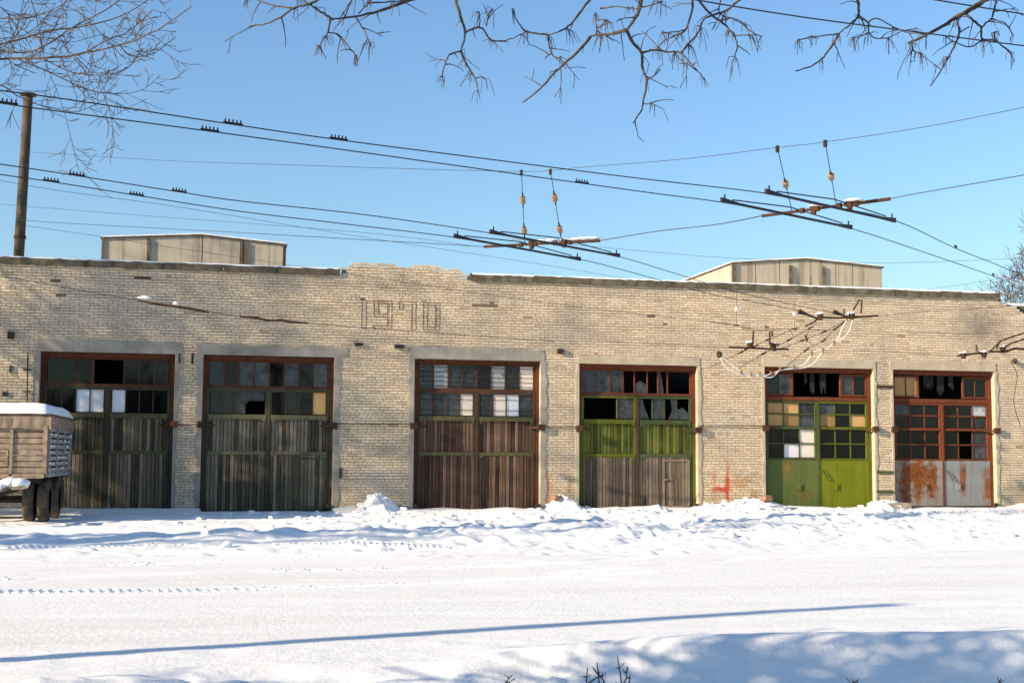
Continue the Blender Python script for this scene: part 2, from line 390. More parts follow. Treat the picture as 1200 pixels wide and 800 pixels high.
# tyre tracks with lugs
dirt = np.zeros_like(Z)
def track(pts, wd=.3, dp=.04, per=.22, lug=.05):
    global Z, dirt
    TRACKS.append((pts, wd))
    for (x0, y0), (x1, y1) in zip(pts[:-1], pts[1:]):
        dx, dy = x1-x0, y1-y0; ln = math.hypot(dx, dy); dx /= ln; dy /= ln
        s = (GX-x0)*dx+(GY-y0)*dy; d = -(GX-x0)*dy+(GY-y0)*dx
        on = ((s >= 0) & (s < ln))*np.clip(1.3-np.abs(d)/wd*2, 0, .3)/.3*(.35+.65*sstep(.35, .6, vnoise(s*.6, d*0, 5)))
        Z -= on*(dp*.6+0*lug*(np.sin(2*np.pi*(s+np.abs(d)*.5)/per) > .62)*(np.abs(d) > wd*.08)*(np.abs(d) < wd*.5))
TRACKS = []
tp = lambda *q: [tuple(atz(a, b, 0)[:2]) for a, b in q]
track(tp((-40, 680), (300, 669), (600, 662), (760, 652)))
track(tp((-40, 694), (300, 690), (560, 680), (800, 668)), .22, .02, .2, .03)
track(tp((120, 662), (400, 652), (560, 638)), .24, .03, .22, .04)
track(tp((640, 672), (860, 655), (1200, 640)), .24, .025, .22, .035)
track(tp((0, 643), (300, 638), (560, 640)), .24, .03, .22, .04)
# footprints and kicked-up lumps
fp = random.Random(3)
def dent(x, y, rx, ry, dp, ang):
    i0, i1 = np.searchsorted(YS, [y-.7, y+.7]); j0, j1 = np.searchsorted(XS, [x-.7, x+.7])
    X = GX[i0:i1, j0:j1]-x; Y = GY[i0:i1, j0:j1]-y
    c, s = math.cos(ang), math.sin(ang); q = ((X*c+Y*s)/rx)**2+((-X*s+Y*c)/ry)**2
    Z[i0:i1, j0:j1] += -dp*np.exp(-q**1.5)+dp*.55*np.exp(-(np.sqrt(q)-1.5)**2*5)
for i in range(300):
    x = fp.uniform(1.5, 25); y = -2.2-abs(fp.gauss(0, 1))*6
    if y < -15.5 or (x < 5 and fp.random() < .6): continue
    dent(x, y, fp.uniform(.13, .22), fp.uniform(.08, .14), fp.uniform(.02, .085), fp.uniform(0, 3.1))
for i in range(130):
    x = fp.uniform(2, 25); y = fp.uniform(-13.5, -3); dent(x, y, fp.uniform(.08, .2), fp.uniform(.07, .14), -fp.uniform(.02, .08), fp.uniform(0, 3.1))
for i in range(50):
    x = fp.uniform(-3, 9); y = fp.uniform(-17, -14); dent(x, y, fp.uniform(.1, .25), fp.uniform(.08, .2), fp.uniform(-.05, .03), fp.uniform(0, 3.1))
# drift against the wall, heaps beside the piers
Z += .10*sstep(-1.7, -.25, GY)*(1-sstep(.02, .1, GY))*(.4+1.2*vnoise(GX*1.1, GY, 7))*(1-.8*((GX > -.6) & (GX < 3.1)))
def heap(x, y, h, rx, ry, seed):
    global Z
    q = np.sqrt(((GX-x)/rx)**2+((GY-y)/ry)**2); q = q+.5*fbm(GX*3+seed, GY*3, seed, 3)
    Z = Z+h*(1-np.exp(-np.clip(1-q, 0, 2)*1.6))*1.25*(1+1.3*fbm(GX*4, GY*4, seed+2, 4))
heap(4.45, -.55, .42, .62, .8, 91); heap(9.95, -.55, .40, .55, .7, 92); heap(16.0, -.6, .20, 1.1, .8, 93); heap(15.1, -.5, .09, 1.3, .7, 94)
heap(14.5, -.8, .07, .7, .7, 97); heap(12.6, -1.2, .14, .4, .5, 98); heap(25.6, -.5, .12, .9, .6, 99); heap(20.3, -.6, .16, .5, .5, 100)
# near bank: a ragged lip, then the verge where the camera stands
lip = -27.75+.5*fbm(GX*.45, GX*0, 41, 3)+.25*np.sin(GX*.6+1)
b = sstep(0, 1, (lip-GY)/.7)
Z += .17*np.exp(-((GY-lip-.12)/.42)**2)*sstep(1.5, 4, GX+.8*fbm(GX, GY, 8, 2))
Z -= b*.30*sstep(-1, 4, GX)
Z += sstep(.2, -1.2, GY-lip)*(.30*fbm(GX*.8, GY*.9, 46, 4)+.14*fbm(GX*2.6, GY*2.2, 47, 4)+.05)
hole = np.exp(-(((GX-2.6)/.55)**2+((GY+28.0)/.35)**2)); Z += hole*(.5*fbm(GX*2.4, GY*2.8, 48, 4)-.05)
Z *= near
Z = np.where(GY > .03, np.minimum(Z, -.03), Z)
for (x0, x1) in ((-5.05, -1.38), (-.62, 3.14), (5.48, 9.35), (10.54, 14.37), (16.59, 20.35), (21.02, 24.68)):
    k = (GX > x0+.05) & (GX < x1-.05) & (GY > -.4); Z = np.where(k & (GY > -.05), np.minimum(Z, .0), Z)
dirt = np.clip(road*(.16*sstep(.45, .8, vnoise(GX*.25, GY*1.3, 15))+.05), 0, 1)*(1-b)
ny_, nx_ = Z.shape
idx = np.arange(nx_*ny_).reshape(ny_, nx_)
qd = np.stack([idx[:-1, :-1], idx[:-1, 1:], idx[1:, 1:], idx[1:, :-1]], -1).reshape(-1, 4)
me = np_mesh('snowy_ground', np.stack([GX, GY, Z], -1).reshape(-1, 3), qd, 'packed_snow', True)
at = me.attributes.new('dirt', 'FLOAT', 'POINT'); at.data.foreach_set('value', dirt.astype(np.float32).ravel())
tag(link('snowy_ground', me), 'packed and trampled snow covering the yard and road', kind='structure')
def H(x, y):
    j = min(max(np.searchsorted(XS, x), 1), nx_-1); i = min(max(np.searchsorted(YS, y), 1), ny_-1); return float(Z[i, j])

tm = MB(); g = random.Random(77)
for pts, wd in TRACKS:
    for (x0, y0), (x1, y1) in zip(pts[:-1], pts[1:]):
        dx, dy = x1-x0, y1-y0; ln = math.hypot(dx, dy); dx /= ln; dy /= ln; s_ = 0; on = 1
        while s_ < ln:
            s_ += .115
            if g.random() < .07: on = g.random() < .72
            if not on: continue
            for sg in (-1, 1):
                a = (x0+dx*s_-dy*sg*wd*.06, y0+dy*s_+dx*sg*wd*.06); e_ = (x0+dx*(s_+.04)-dy*sg*wd*.46, y0+dy*(s_+.04)+dx*sg*wd*.46); h_ = g.uniform(.012, .032); q_ = .022
                za, ze = H(*a)-.01, H(*e_)-.01
                tm.add([(a[0]-dx*q_, a[1]-dy*q_, za), (a[0]+dx*q_, a[1]+dy*q_, za), (a[0], a[1], za+.01+h_), (e_[0]-dx*q_, e_[1]-dy*q_, ze), (e_[0]+dx*q_, e_[1]+dy*q_, ze), (e_[0], e_[1], ze+.01+h_)],
                       [(0, 2, 5, 3), (1, 4, 5, 2), (0, 1, 2), (3, 5, 4)])
tag(tm.build('tread_marks', 'snow'), 'ribbed tyre tread marks pressed across the snowy yard', 'tyre tracks', kind='stuff')
# broken crust and clods lying about the trampled strip and on the heaps
cl = MB(); g = random.Random(21)
for k in range(620):
    if k < 130:
        hx, hy = g.choice(((4.45, -.55), (9.95, -.55), (16.0, -.6), (15.1, -.5), (12.6, -1.2), (20.3, -.6))); x, y = g.gauss(hx, .45), min(-.2, g.gauss(hy, .3))
    else: x, y = g.uniform(-1, 25.5), -1.0-abs(g.gauss(0, 5.5))
    if y < -16: continue
    r_ = .025+.075*g.random()**2; cl.blob((x, y, H(x, y)+r_*.25), (r_*g.uniform(.8, 1.6), r_*g.uniform(.7, 1.3), r_*g.uniform(.5, .9)), k, 6, 4, .35)
tag(cl.build('snow_clods', 'snow'), 'broken clods of crusted snow strewn over the trampled yard', 'snow', kind='stuff')

# ------------------------------------------------------------------ depot building
X0, X1, ZW, CH = -14.0, 27.2, 6.95, .0805
GATES = [(-5.05, -1.38, 4.48), (-.62, 3.14, 4.49), (5.48, 9.35, 4.53), (10.54, 14.37, 4.47), (16.59, 20.35, 4.50), (21.02, 24.68, 4.50)]
bld = thing('depot_building', (6, 0, 0), 'long cream brick depot with six tall gates and 1970 set in the brickwork', 'building')
wm = MB(); edges = [X0]+[e for g in GATES for e in g[:2]]+[X1]
for k in range(0, len(edges), 2): wm.box(edges[k], edges[k+1], .0055, .42, -.2, 4.53)
for g in GATES: wm.box(g[0], g[1], .0065, .42, g[2], 4.53)
wm.box(3.32, 6.82, .0055, .42, 6.93, 7.12); wm.box(3.6, 6.0, .0055, .42, 7.12, 7.20); wm.box(X0, 25.0, .0055, .42, 4.53, 6.93); wm.box(25.0, X1, .0055, .42, 4.53, 6.2)
wall = wm.build('brick_wall', 'mortar', bld)
STROKES = [(3.90, 4.03, 5.36, 6.21), (4.26, 4.39, 5.72, 6.21), (4.39, 4.66, 6.12, 6.21), (4.66, 4.79, 5.36, 6.21), (4.39, 4.66, 5.72, 5.81), (4.26, 4.66, 5.36, 5.46),
           (5.01, 5.13, 5.96, 6.20), (5.13, 5.38, 6.11, 6.20), (5.38, 5.51, 5.36, 6.20), (5.73, 5.86, 5.36, 6.19), (5.86, 6.10, 6.10, 6.19), (5.86, 6.10, 5.36, 5.46), (6.10, 6.23, 5.36, 6.19)]
def top_of(x):
    if x < 3.3: return 6.88
    if x < 3.55: return 7.13
    if x < 4.82: return 7.31
    if x < 5.3: return 7.22
    if x < 6.07: return 7.29
    if x < 6.85: return 7.21
    if x < 7.1: return 7.05
    if x < 24.95: return 6.88
    return 6.88-.42*(x-24.9)-.05*math.sin(x*9)
def crack(z): return 5.05+.10*math.sin(z*7)+(z-6.2)*.13+.05*(int(z/CH) % 2)
bricks = []          # x0, x1, z0, z1, yfront, tint
br = random.Random(5)
for k in range(int(7.35/CH)):
    z0 = k*CH+.004*math.sin(k); z1 = z0+CH-.0155; zc = (z0+z1)/2
    hd = (k % 6 == 5); ln = .13 if hd else .262
    x = X0-ln*(.5 if k % 2 else 0)+.02*math.sin(k*1.7)
    while x < X1:
        a, b = x+.007, x+ln-.007; x += ln
        a = max(a, X0)
        if b > X1 or zc > top_of((a+b)/2): continue
        segs = [(a, b)]
        for g in GATES:
            if zc < g[2]: segs = [s for q in segs for s in ((q[0], min(q[1], g[0])), (max(q[0], g[1]), q[1])) if s[1]-s[0] > .03]
        cuts = []
        if 5.3 < zc < 6.25 and 3.7 < a < 6.5:
            for s in STROKES:
                if s[2] < zc < s[3]: cuts += [s[0], s[1]]
        if 6.15 < zc < 7.1 and abs(a-5.05) < .6: cuts.append(crack(zc))
        for c in sorted(set(cuts)):
            segs = [s for q in segs for s in (((q[0], c-.011), (c+.011, q[1])) if q[0]+.02 < c < q[1]-.02 else (q,))]
        for s in segs:
            mx = (s[0]+s[1])/2; dk = 0; y = br.gauss(0, .0009)
            if 5.3 < zc < 6.25 and any(t[0] < mx < t[1] and t[2] < zc < t[3] for t in STROKES): y = .0035; dk = .22
            if br.random() < .0008 and 4.6 < zc: continue           # lost bricks
            if (7.3 < mx < 7.9 and 6.05 < zc < 6.25 and br.random() < .45): continue
            bricks.append((s[0], s[1], z0, z1, y if y < .01 else y, min(1, max(0, br.gauss(.5, .16)-dk))))
bricks = np.array(bricks)
full = (bricks[:, 1]-bricks[:, 0] > .235)
vis = full & (bricks[:, 0] > -6.15) & (bricks[:, 2] > 4.9) & (bricks[:, 2] < 6.7)
order = np.argsort(np.where(vis, bricks[:, 0], 1e9))[:300]
single = np.zeros(len(bricks), bool); single[order] = True
def brick_arrays(B):
    v = np.zeros((len(B), 8, 3)); jit = rng.normal(0, .0016, (len(B), 8, 3))
    xs, zs = B[:, 0:2], B[:, 2:4]
    for i, (a, yb, c) in enumerate(((0, 0, 0), (1, 0, 0), (1, 0, 1), (0, 0, 1), (0, 1, 0), (1, 1, 0), (1, 1, 1), (0, 1, 1))):
        v[:, i, 0] = xs[:, a]; v[:, i, 2] = zs[:, c]; v[:, i, 1] = B[:, 4] if yb == 0 else .06
    jit[:, :, 1] *= .12; v[:, :4] += jit[:, :4]; return v
FQ = np.array([(0, 1, 2, 3), (1, 5, 6, 2), (3, 2, 6, 7), (4, 0, 3, 7), (4, 5, 1, 0)])
rest = bricks[~single]; v = brick_arrays(rest)
q = (FQ[None]+8*np.arange(len(rest))[:, None, None]).reshape(-1, 4)
me = np_mesh('brickwork', v.reshape(-1, 3)-np.array([6, 0, 0]), q, 'silicate_brick')
a_ = me.attributes.new('tint', 'FLOAT', 'FACE'); a_.data.foreach_set('value', np.repeat(rest[:, 5], 5).astype(np.float32))
tag(link('brickwork', me, wall), kind='stuff')
protos = []
for i in range(10):
    t_ = .1+.09*i; B = np.array([[-.124, .124, -.0337, .0337, 0, t_]]); vv = brick_arrays(B)
    m_ = np_mesh('brick', vv.reshape(-1, 3), FQ, 'silicate_brick')
    a_ = m_.attributes.new('tint', 'FLOAT', 'FACE'); a_.data.foreach_set('value', [t_]*5); protos.append(m_)
for bq in bricks[single]:
    o = link('brick', protos[min(9, max(0, int((bq[5]-.1)/.09)))], wall)
    o.location = ((bq[0]+bq[1])/2-6, bq[4], (bq[2]+bq[3])/2)
OUT = {'1': [(3.90, 5.36, 3.90, 6.21), (4.03, 5.36, 4.03, 6.21), (3.90, 6.21, 4.03, 6.21), (3.90, 5.36, 4.03, 5.36)],
       '9': [(4.26, 5.72, 4.26, 6.21), (4.26, 6.21, 4.79, 6.21), (4.79, 5.36, 4.79, 6.21), (4.26, 5.36, 4.79, 5.36), (4.26, 5.36, 4.26, 5.46), (4.26, 5.46, 4.66, 5.46), (4.66, 5.46, 4.66, 5.72), (4.26, 5.72, 4.66, 5.72), (4.39, 5.81, 4.39, 6.12), (4.39, 6.12, 4.66, 6.12), (4.66, 5.81, 4.66, 6.12), (4.39, 5.81, 4.66, 5.81)],
       '7': [(5.01, 5.96, 5.01, 6.20), (5.01, 6.20, 5.51, 6.20), (5.51, 5.36, 5.51, 6.20), (5.38, 5.36, 5.51, 5.36), (5.38, 5.36, 5.38, 6.11), (5.13, 6.11, 5.38, 6.11), (5.13, 5.96, 5.13, 6.11), (5.01, 5.96, 5.13, 5.96)],
       '0': [(5.73, 5.36, 5.73, 6.19), (5.73, 6.19, 6.23, 6.19), (6.23, 5.36, 6.23, 6.19), (5.73, 5.36, 6.23, 5.36), (5.86, 5.46, 5.86, 6.10), (5.86, 6.10, 6.10, 6.10), (6.10, 5.46, 6.10, 6.10), (5.86, 5.46, 6.10, 5.46)]}
for dg, segs in OUT.items():         # raked joints that outline the date
    m = MB()
    for (xa, za, xb, zb) in segs: h_ = .007; m.box(min(xa, xb)-h_, max(xa, xb)+h_, -.0035-.0001*len(m.v), .004, min(za, zb)-h_, max(za, zb)+h_)
    tag(m.build('numeral', 'mortar', bld), 'numeral %s of the date 1970 outlined in the brickwork' % dg)
# reveals inside the openings, cement render round them
def jag(x0, x1, z0, z1, amp=.03, step=.22, seed=0, sides='tblr'):
    g = random.Random(seed); P = []
    nx = max(2, int((x1-x0)/step)); nz = max(2, int((z1-z0)/step))
    j = lambda s: g.uniform(-amp, amp) if s in sides else 0
    P += [(x0+(x1-x0)*i/nx, z0+j('b')) for i in range(nx)]
    P += [(x1+j('r'), z0+(z1-z0)*i/nz) for i in range(nz)]
    P += [(x1-(x1-x0)*i/nx, z1+j('t')) for i in range(nx)]
    P += [(x0+j('l'), z1-(z1-z0)*i/nz) for i in range(nz)]
    return P
JW = [(.15, .10), (.13, .16), (.14, .17), (.11, .10), (.09, .08), (.08, .11)]
LW = [(.10, .14, .36), (.16, .36, .30), (.16, .08, .34), (.04, .06, .26), (.08, .08, .26), (.10, .04, .28)]
for i, ((x0, x1, zt), (jl, jr), (ll, lr, lh)) in enumerate(zip(GATES, JW, LW)):
    mt = 'cement_render' if i < 3 else 'cream_render'
    MB().prism(jag(x0-ll, x1+lr, zt, zt+lh, .022, .25, i, 'tlr'), -.022, .03).build('lintel_render', mt, bld)
    MB().prism(jag(x0-jl, x0, -.1, zt-.004, .04, .16, i+20, 'l'), -.020, .03).build('jamb_render', mt, bld)
    MB().prism(jag(x1, x1+jr, -.1, zt-.004, .04, .16, i+40, 'r'), -.020, .03).build('jamb_render', mt, bld)
    MB().box(x1-.014, x1+.004, -.016, .41, -.1, zt).build('reveal', 'cream_render', bld)
    MB().box(x0-.004, x0+.014, -.016, .41, -.1, zt).build('reveal', mt, bld)
# coping slabs with gaps, thin snow on them
cp = random.Random(8)
def coping(xa, xb):
    x = xa
    while x < xb-.2:
        e = min(x+cp.uniform(1.4, 2.9), xb); dz = cp.uniform(-.012, .012)
        n = max(3, int((e-x)/.18)); g = random.Random(int(x*100)+500)
        P = [(x+.008+(e-x-.016)*k/n, 6.89+dz+g.uniform(-.012, .02)) for k in range(n+1)]+[(e-.008-(e-x-.016)*k/n, 7.09+dz+g.uniform(-.02, .012)) for k in range(n+1)]
        MB().prism(P, -.07, .46).build('coping_slab', 'mossy_concrete', bld); x = e
coping(X0, 3.25); coping(7.12, 24.95)
sm = MB()
for xa, xb in ((X0, 3.2), (7.2, 24.8)):
    n = int((xb-xa)/.12); vs = []; fs = []
    for k in range(n+1):
        x = xa+(xb-xa)*k/n; h = max(0.0, .045+.05*float(fbm(np.array(x*1.1), np.array(.3), 13, 3)))
        vs += [(x, -.045, 7.075), (x, -.03, 7.10+h*.6), (x, .2, 7.105+h), (x, .45, 7.075)]
    for k in range(n): fs += [(4*k+i, 4*k+4+i, 4*k+5+i, 4*k+1+i) for i in range(3)]
    sm.add(vs, fs)
tag(sm.build('snow_layer', 'snow', bld, True), kind='stuff')
# roof, side and back walls, floor inside
MB().box(X0, X1-.8, .46, 31.8, 6.55, 6.75).build('roof', 'mossy_concrete', bld)
tag(MB().box(X0+.1, X1-.9, .6, 31.6, 6.755, 6.87).build('snow_layer', 'snow', bld), kind='stuff')
MB().box(X0, X0+.4, .424, 32, -.2, 6.54).box(X1-.9, X1-.5, .424, 32, -.2, 6.18).box(X0+.4, X1-.9, 31.6, 32, -.2, 6.54).build('outer_wall', 'interior_wall', bld)
MB().box(X0+.4, X1-.9, .43, 31.6, -.1, -.02).build('floor', 'interior_wall', bld)
# brackets, anchor plates and pipes on the front
def wbox(u0, v0, u1, v1, name, mat, d=.05):
    a = fac(u0, v1); c = fac(u1, v0); return MB().box(a[0], c[0], -d, .0, a[2], c[2]).build(name, mat, bld)
for q_ in ((9, 389, 17, 397), (416, 402, 425, 405), (462, 404, 473, 408), (653, 409, 660, 414)):
    wbox(*q_, 'anchor_plate', 'dark_iron', .09)
for q_ in ((11, 428, 14, 436), (3, 459, 9, 464), (224, 414, 227, 426), (209.5, 414, 211.5, 426), (1156.5, 0, 1157.5, 1)):
    if q_[1] > 100: wbox(*q_, 'wall_strap', 'dark_iron', .05)
wbox(157, 325, 177, 326.2, 'wall_strap', 'dark_iron', .03)
pm = MB(); a, c = fac(33, 413), fac(32, 480); pm.tube([(a[0], -.06, a[2]), (c[0], -.06, c[2])], .018, 6)
for vv_ in (433, 459):
    a = fac(28, vv_); c = fac(37, vv_); pm.bar((a[0], -.05, a[2]), (c[0], -.05, c[2]), .03)
pm.build('conduit', 'dark_iron', bld)
for (ua, ub, vv_) in ((205, 237, 497.5), (393, 485, 496.5), (635, 679, 500), (818, 896, 499)):   # tie rods between gate posts
    a, c = fac(ua, vv_), fac(ub, vv_)
    MB().tube([(a[0], -.05, a[2]), ((a[0]+c[0])/2, -.05, (a[2]+c[2])/2-.01), (c[0], -.05, c[2])], .012, 5).build('tie_rod', 'rusty_iron', bld)
for vv_ in (453, 553, 576):      # steel straps on the narrow pier
    a, c = fac(1027, vv_+1.5), fac(1046, vv_-1.5); MB().box(a[0], c[0], -.045, -.012, a[2], c[2]).build('pier_strap', 'dark_green_frame' if vv_ > 500 else 'rusty_iron', bld)
wbox(398, 548, 400.5, 560, 'wall_strap', 'dark_iron', .05)

# roof lanterns: long low-gabled ventilation houses of concrete panels
def lantern(xa, xb, za, zp, zb, xp, y0, y1, joints):
    b0 = MB().prism([(xa+.06, 6.8), (xb-.06, 6.8), (xb-.06, zb-.06), (xp, zp-.06), (xa+.06, za-.06)], y0+.05, y1).build('roof_lantern', 'mortar', bld)
    zt = lambda x: za+(zp-za)*(x-xa)/(xp-xa) if x < xp else zp+(zb-zp)*(x-xp)/(xb-xp)
    js = [xa]+joints+[xb]
    for p_, q_ in zip(js[:-1], js[1:]):
        out = [(p_+.015, 6.8), (q_-.015, 6.8), (q_-.015, zt(q_)-.03)]+([(xp, zp-.03)] if p_ < xp < q_ else [])+[(p_+.015, zt(p_)-.03)]
        MB().prism(out, y0, y0+.045).build('panel', 'concrete_panel', b0)
    n = int((y1-y0)/3)
    for k in range(n):
        for xx, zz, s in ((xa, za, -1), (xb, zb, 1)):
            ya, yb = y0+.06+k*3, y0+3.02+k*3
            MB().box(min(xx, xx-s*.055), max(xx, xx-s*.055), ya, yb, 6.8, zz-.05).build('panel', 'concrete_panel', b0)
    m_ = MB()
    m_.prism([(xa-.05, za-.025), (xp, zp-.025), (xb+.05, zb-.025), (xb+.05, zb+.02), (xp, zp+.02), (xa-.05, za+.02)], y0-.06, y1)
    m_.build('edge_flashing', 'mossy_concrete', b0)
    m_ = MB(); m_.prism([(xa-.02, za+.022), (xp, zp+.022), (xb+.02, zb+.022), (xb+.02, zb+.055), (xp, zp+.065), (xa-.02, za+.055)], y0-.03, y1)
    tag(m_.build('snow_layer', 'snow', b0), kind='stuff')
    return b0
l1 = lantern(-3.86, 1.82, 8.38, 8.60, 8.40, -.87, 4, 28, [-2.48, -.80, .48])
l2 = lantern(17.18, 22.9, 8.39, 8.64, 8.45, 19.97, 4, 28, [18.05, 18.95, 20.55, 21.1, 21.75])
for x in (-2.45, .42, .56): MB().box(x-.05, x+.05, 3.93, 3.995, 6.8, 8.42).build('cover_strip', 'mossy_concrete', l1)
MB().box(1.74, 1.83, 3.95, 3.996, 6.8, 8.34).build('cover_strip', 'rusty_iron', l1)
MB().box(-3.87, -3.82, 3.95, 3.996, 6.8, 8.34).build('cover_strip', 'mossy_concrete', l1)
for x in (17.21, 19.35, 20.6): MB().box(x-.06, x+.06, 3.93, 3.995, 6.8, 8.38).build('cover_strip', 'mossy_concrete', l2)

# ------------------------------------------------------------------ gates
YF = .23      # gate plane behind the wall face
PLANKS = {}
def planks(root, leaf, xa, xb, za, zb, mat, seed, y):
    g = random.Random(seed); n = max(3, round((xb-xa)/.108)); wd = (xb-xa)/n; og = ORIGIN[root.name]
    vs = MB(); key = (round(wd, 4), round(zb-za, 3), mat)
    if key not in PLANKS:
        h = (zb-za)/2; e = wd/2-.007
        PLANKS[key] = MB().add([(-e, .03, -h), (-e, .004, -h), (-e+.008, 0, -h), (e-.008, 0, -h), (e, .004, -h), (e, .03, -h),
                                (-e, .03, h), (-e, .004, h), (-e+.008, 0, h), (e-.008, 0, h), (e, .004, h), (e, .03, h)],
                               [(0, 1, 7, 6), (1, 2, 8, 7), (2, 3, 9, 8), (3, 4, 10, 9), (4, 5, 11, 10), (5, 0, 6, 11), (6, 7, 8, 9, 10, 11), (5, 4, 3, 2, 1, 0)]).mesh('plank', mat, (0, 0, 0))
    for i in range(n):
        o = link('plank', PLANKS[key], leaf)
        o.location = (xa+wd*(i+.5)-og[0], y+g.uniform(-.006, .006)-og[1], (za+zb)/2-og[2]); o.rotation_euler = (g.uniform(-.001, .001), g.uniform(-.003, .003), g.uniform(-.015, .015))
PANE_MAT = {'d': 'dark_glass', 'g': 'dusty_glass', 'p': 'pale_glass', 'a': 'amber_lit_glass', 'w': 'white_board', 'k': 'pink_board', 'c': 'cream_board'}
def pane_row(root, holder, xs, za, zb, codes, y, seed=0, bars=None, fmat='dark_iron', grille=0):
    """xs: the pane borders; codes: one letter a pane, '.' open, 'b' broken"""
    g = random.Random(seed)
    for k, cde in enumerate(codes):
        xa, xb = xs[k]+.012, xs[k+1]-.012; yy = y+g.uniform(-.002, .002)
        if cde == '.': continue
        if cde == 'b':       # jagged remains
            w_, h_ = xb-xa, zb-za; sh = g.randint(0, 2)
            P = ([(xa, za), (xa+w_*g.uniform(.5, .9), za), (xa+w_*g.uniform(.3, .6), za+h_*g.uniform(.4, .7)), (xa+w_*g.uniform(.05, .3), zb), (xa, zb)],
                 [(xa, za), (xb, za), (xb, za+h_*g.uniform(.15, .4)), (xa+w_*.5, za+h_*g.uniform(.5, .65)), (xa, za+h_*g.uniform(.3, .5))],
                 [(xb, za), (xb, zb), (xa+w_*g.uniform(.3, .6), zb), (xa+w_*g.uniform(.5, .8), za+h_*g.uniform(.3, .6)), (xa+w_*g.uniform(.2, .4), za)])[sh]
            MB().prism(P, yy, yy+.004).build('pane', 'dusty_glass', holder); continue
        if cde == 'h':       # hole with cut corners
            w_, h_ = xb-xa, zb-za
            P = [(xa, za), (xa+w_*.28, za), (xa+w_*.28, za+h_*.38), (xa+w_*.42, za+h_*.6), (xb, za+h_*.6), (xb, zb), (xa, zb)]
            MB().prism(P, yy, yy+.004).build('pane', 'dusty_glass', holder); continue
        o = MB().box(xa, xb, yy, yy+.004, za, zb).build('pane', PANE_MAT[cde], holder)
    for k in range(1, len(xs)-1):
        if codes[k-1] == '.' and codes[k] == '.': continue
        MB().box(xs[k]-.016, xs[k]+.016, y-.022, y+.018, za, zb).build('glazing_bar', fmat, holder)
    for k in range(grille):
        z = za+(zb-za)*(k+.5)/grille
        MB().tube([(xs[0], y-.032, z), (xs[-1], y-.032, z)], .009, 5).build('grille_rod', 'dark_iron', holder)
def rectframe(m, xa, xb, za, zb, wd, y0, y1):
    m.box(xa, xb, y0, y1, zb-wd, zb); m.box(xa, xb, y0, y1, za, za+wd); m.box(xa, xa+wd, y0, y1, za+wd, zb-wd); m.box(xb-wd, xb, y0, y1, za+wd, zb-wd)
def lin(a, b, n): return [a+(b-a)*k/n for k in range(n+1)]

def gate_shell(i, label):
    x0, x1, zt = GATES[i]
    root = thing('depot_gate', ((x0+x1)/2, YF, 0), label, 'gate', None)
    return root, x0, x1, zt
def frame_parts(root, x0, x1, zt, mat, jw=.10, hh=.13, low_mat=None):
    y0, y1 = YF-.06, YF+.10
    g = random.Random(int(x0*10)); n = 14
    low = [(x0+.015+(x1-x0-.03)*k/n, zt-hh+g.uniform(-.006, .006)) for k in range(n+1)]
    MB().prism(low+[(x1-.015, zt-.004), (x0+.015, zt-.004)], y0-.05, y1).build('header', mat, root)
    for s in (0, 1):
        xa = x0+.015 if s == 0 else x1-.015-jw
        MB().box(xa, xa+jw, y0, y1, zt*.6, zt-hh-.008).build('jamb', mat, root)
        MB().box(xa+.004, xa+jw-.004, y0+.004, y1, -.05, zt*.6-.004).build('jamb', low_mat or mat, root)
def hinge_set(root, x0, x1, z, mat='rusty_iron'):
    for s, xx in ((-1, x0), (1, x1)):
        MB().box(xx-.10, xx+.10, -.13, -.024, z-.09, z+.09).bar((xx, -.07, z), (xx-s*.38, YF-.09, z-.015), .05).build('hinge_bracket', mat, root)
        MB().tube([(xx-s*.10, -.035, -.02), (xx-s*.10, -.035, .22)], .07, 8).box(xx-s*.1-.09, xx-s*.1+.09, -.13, -.025, .10, .15).build('pivot_post', 'dark_iron', root)
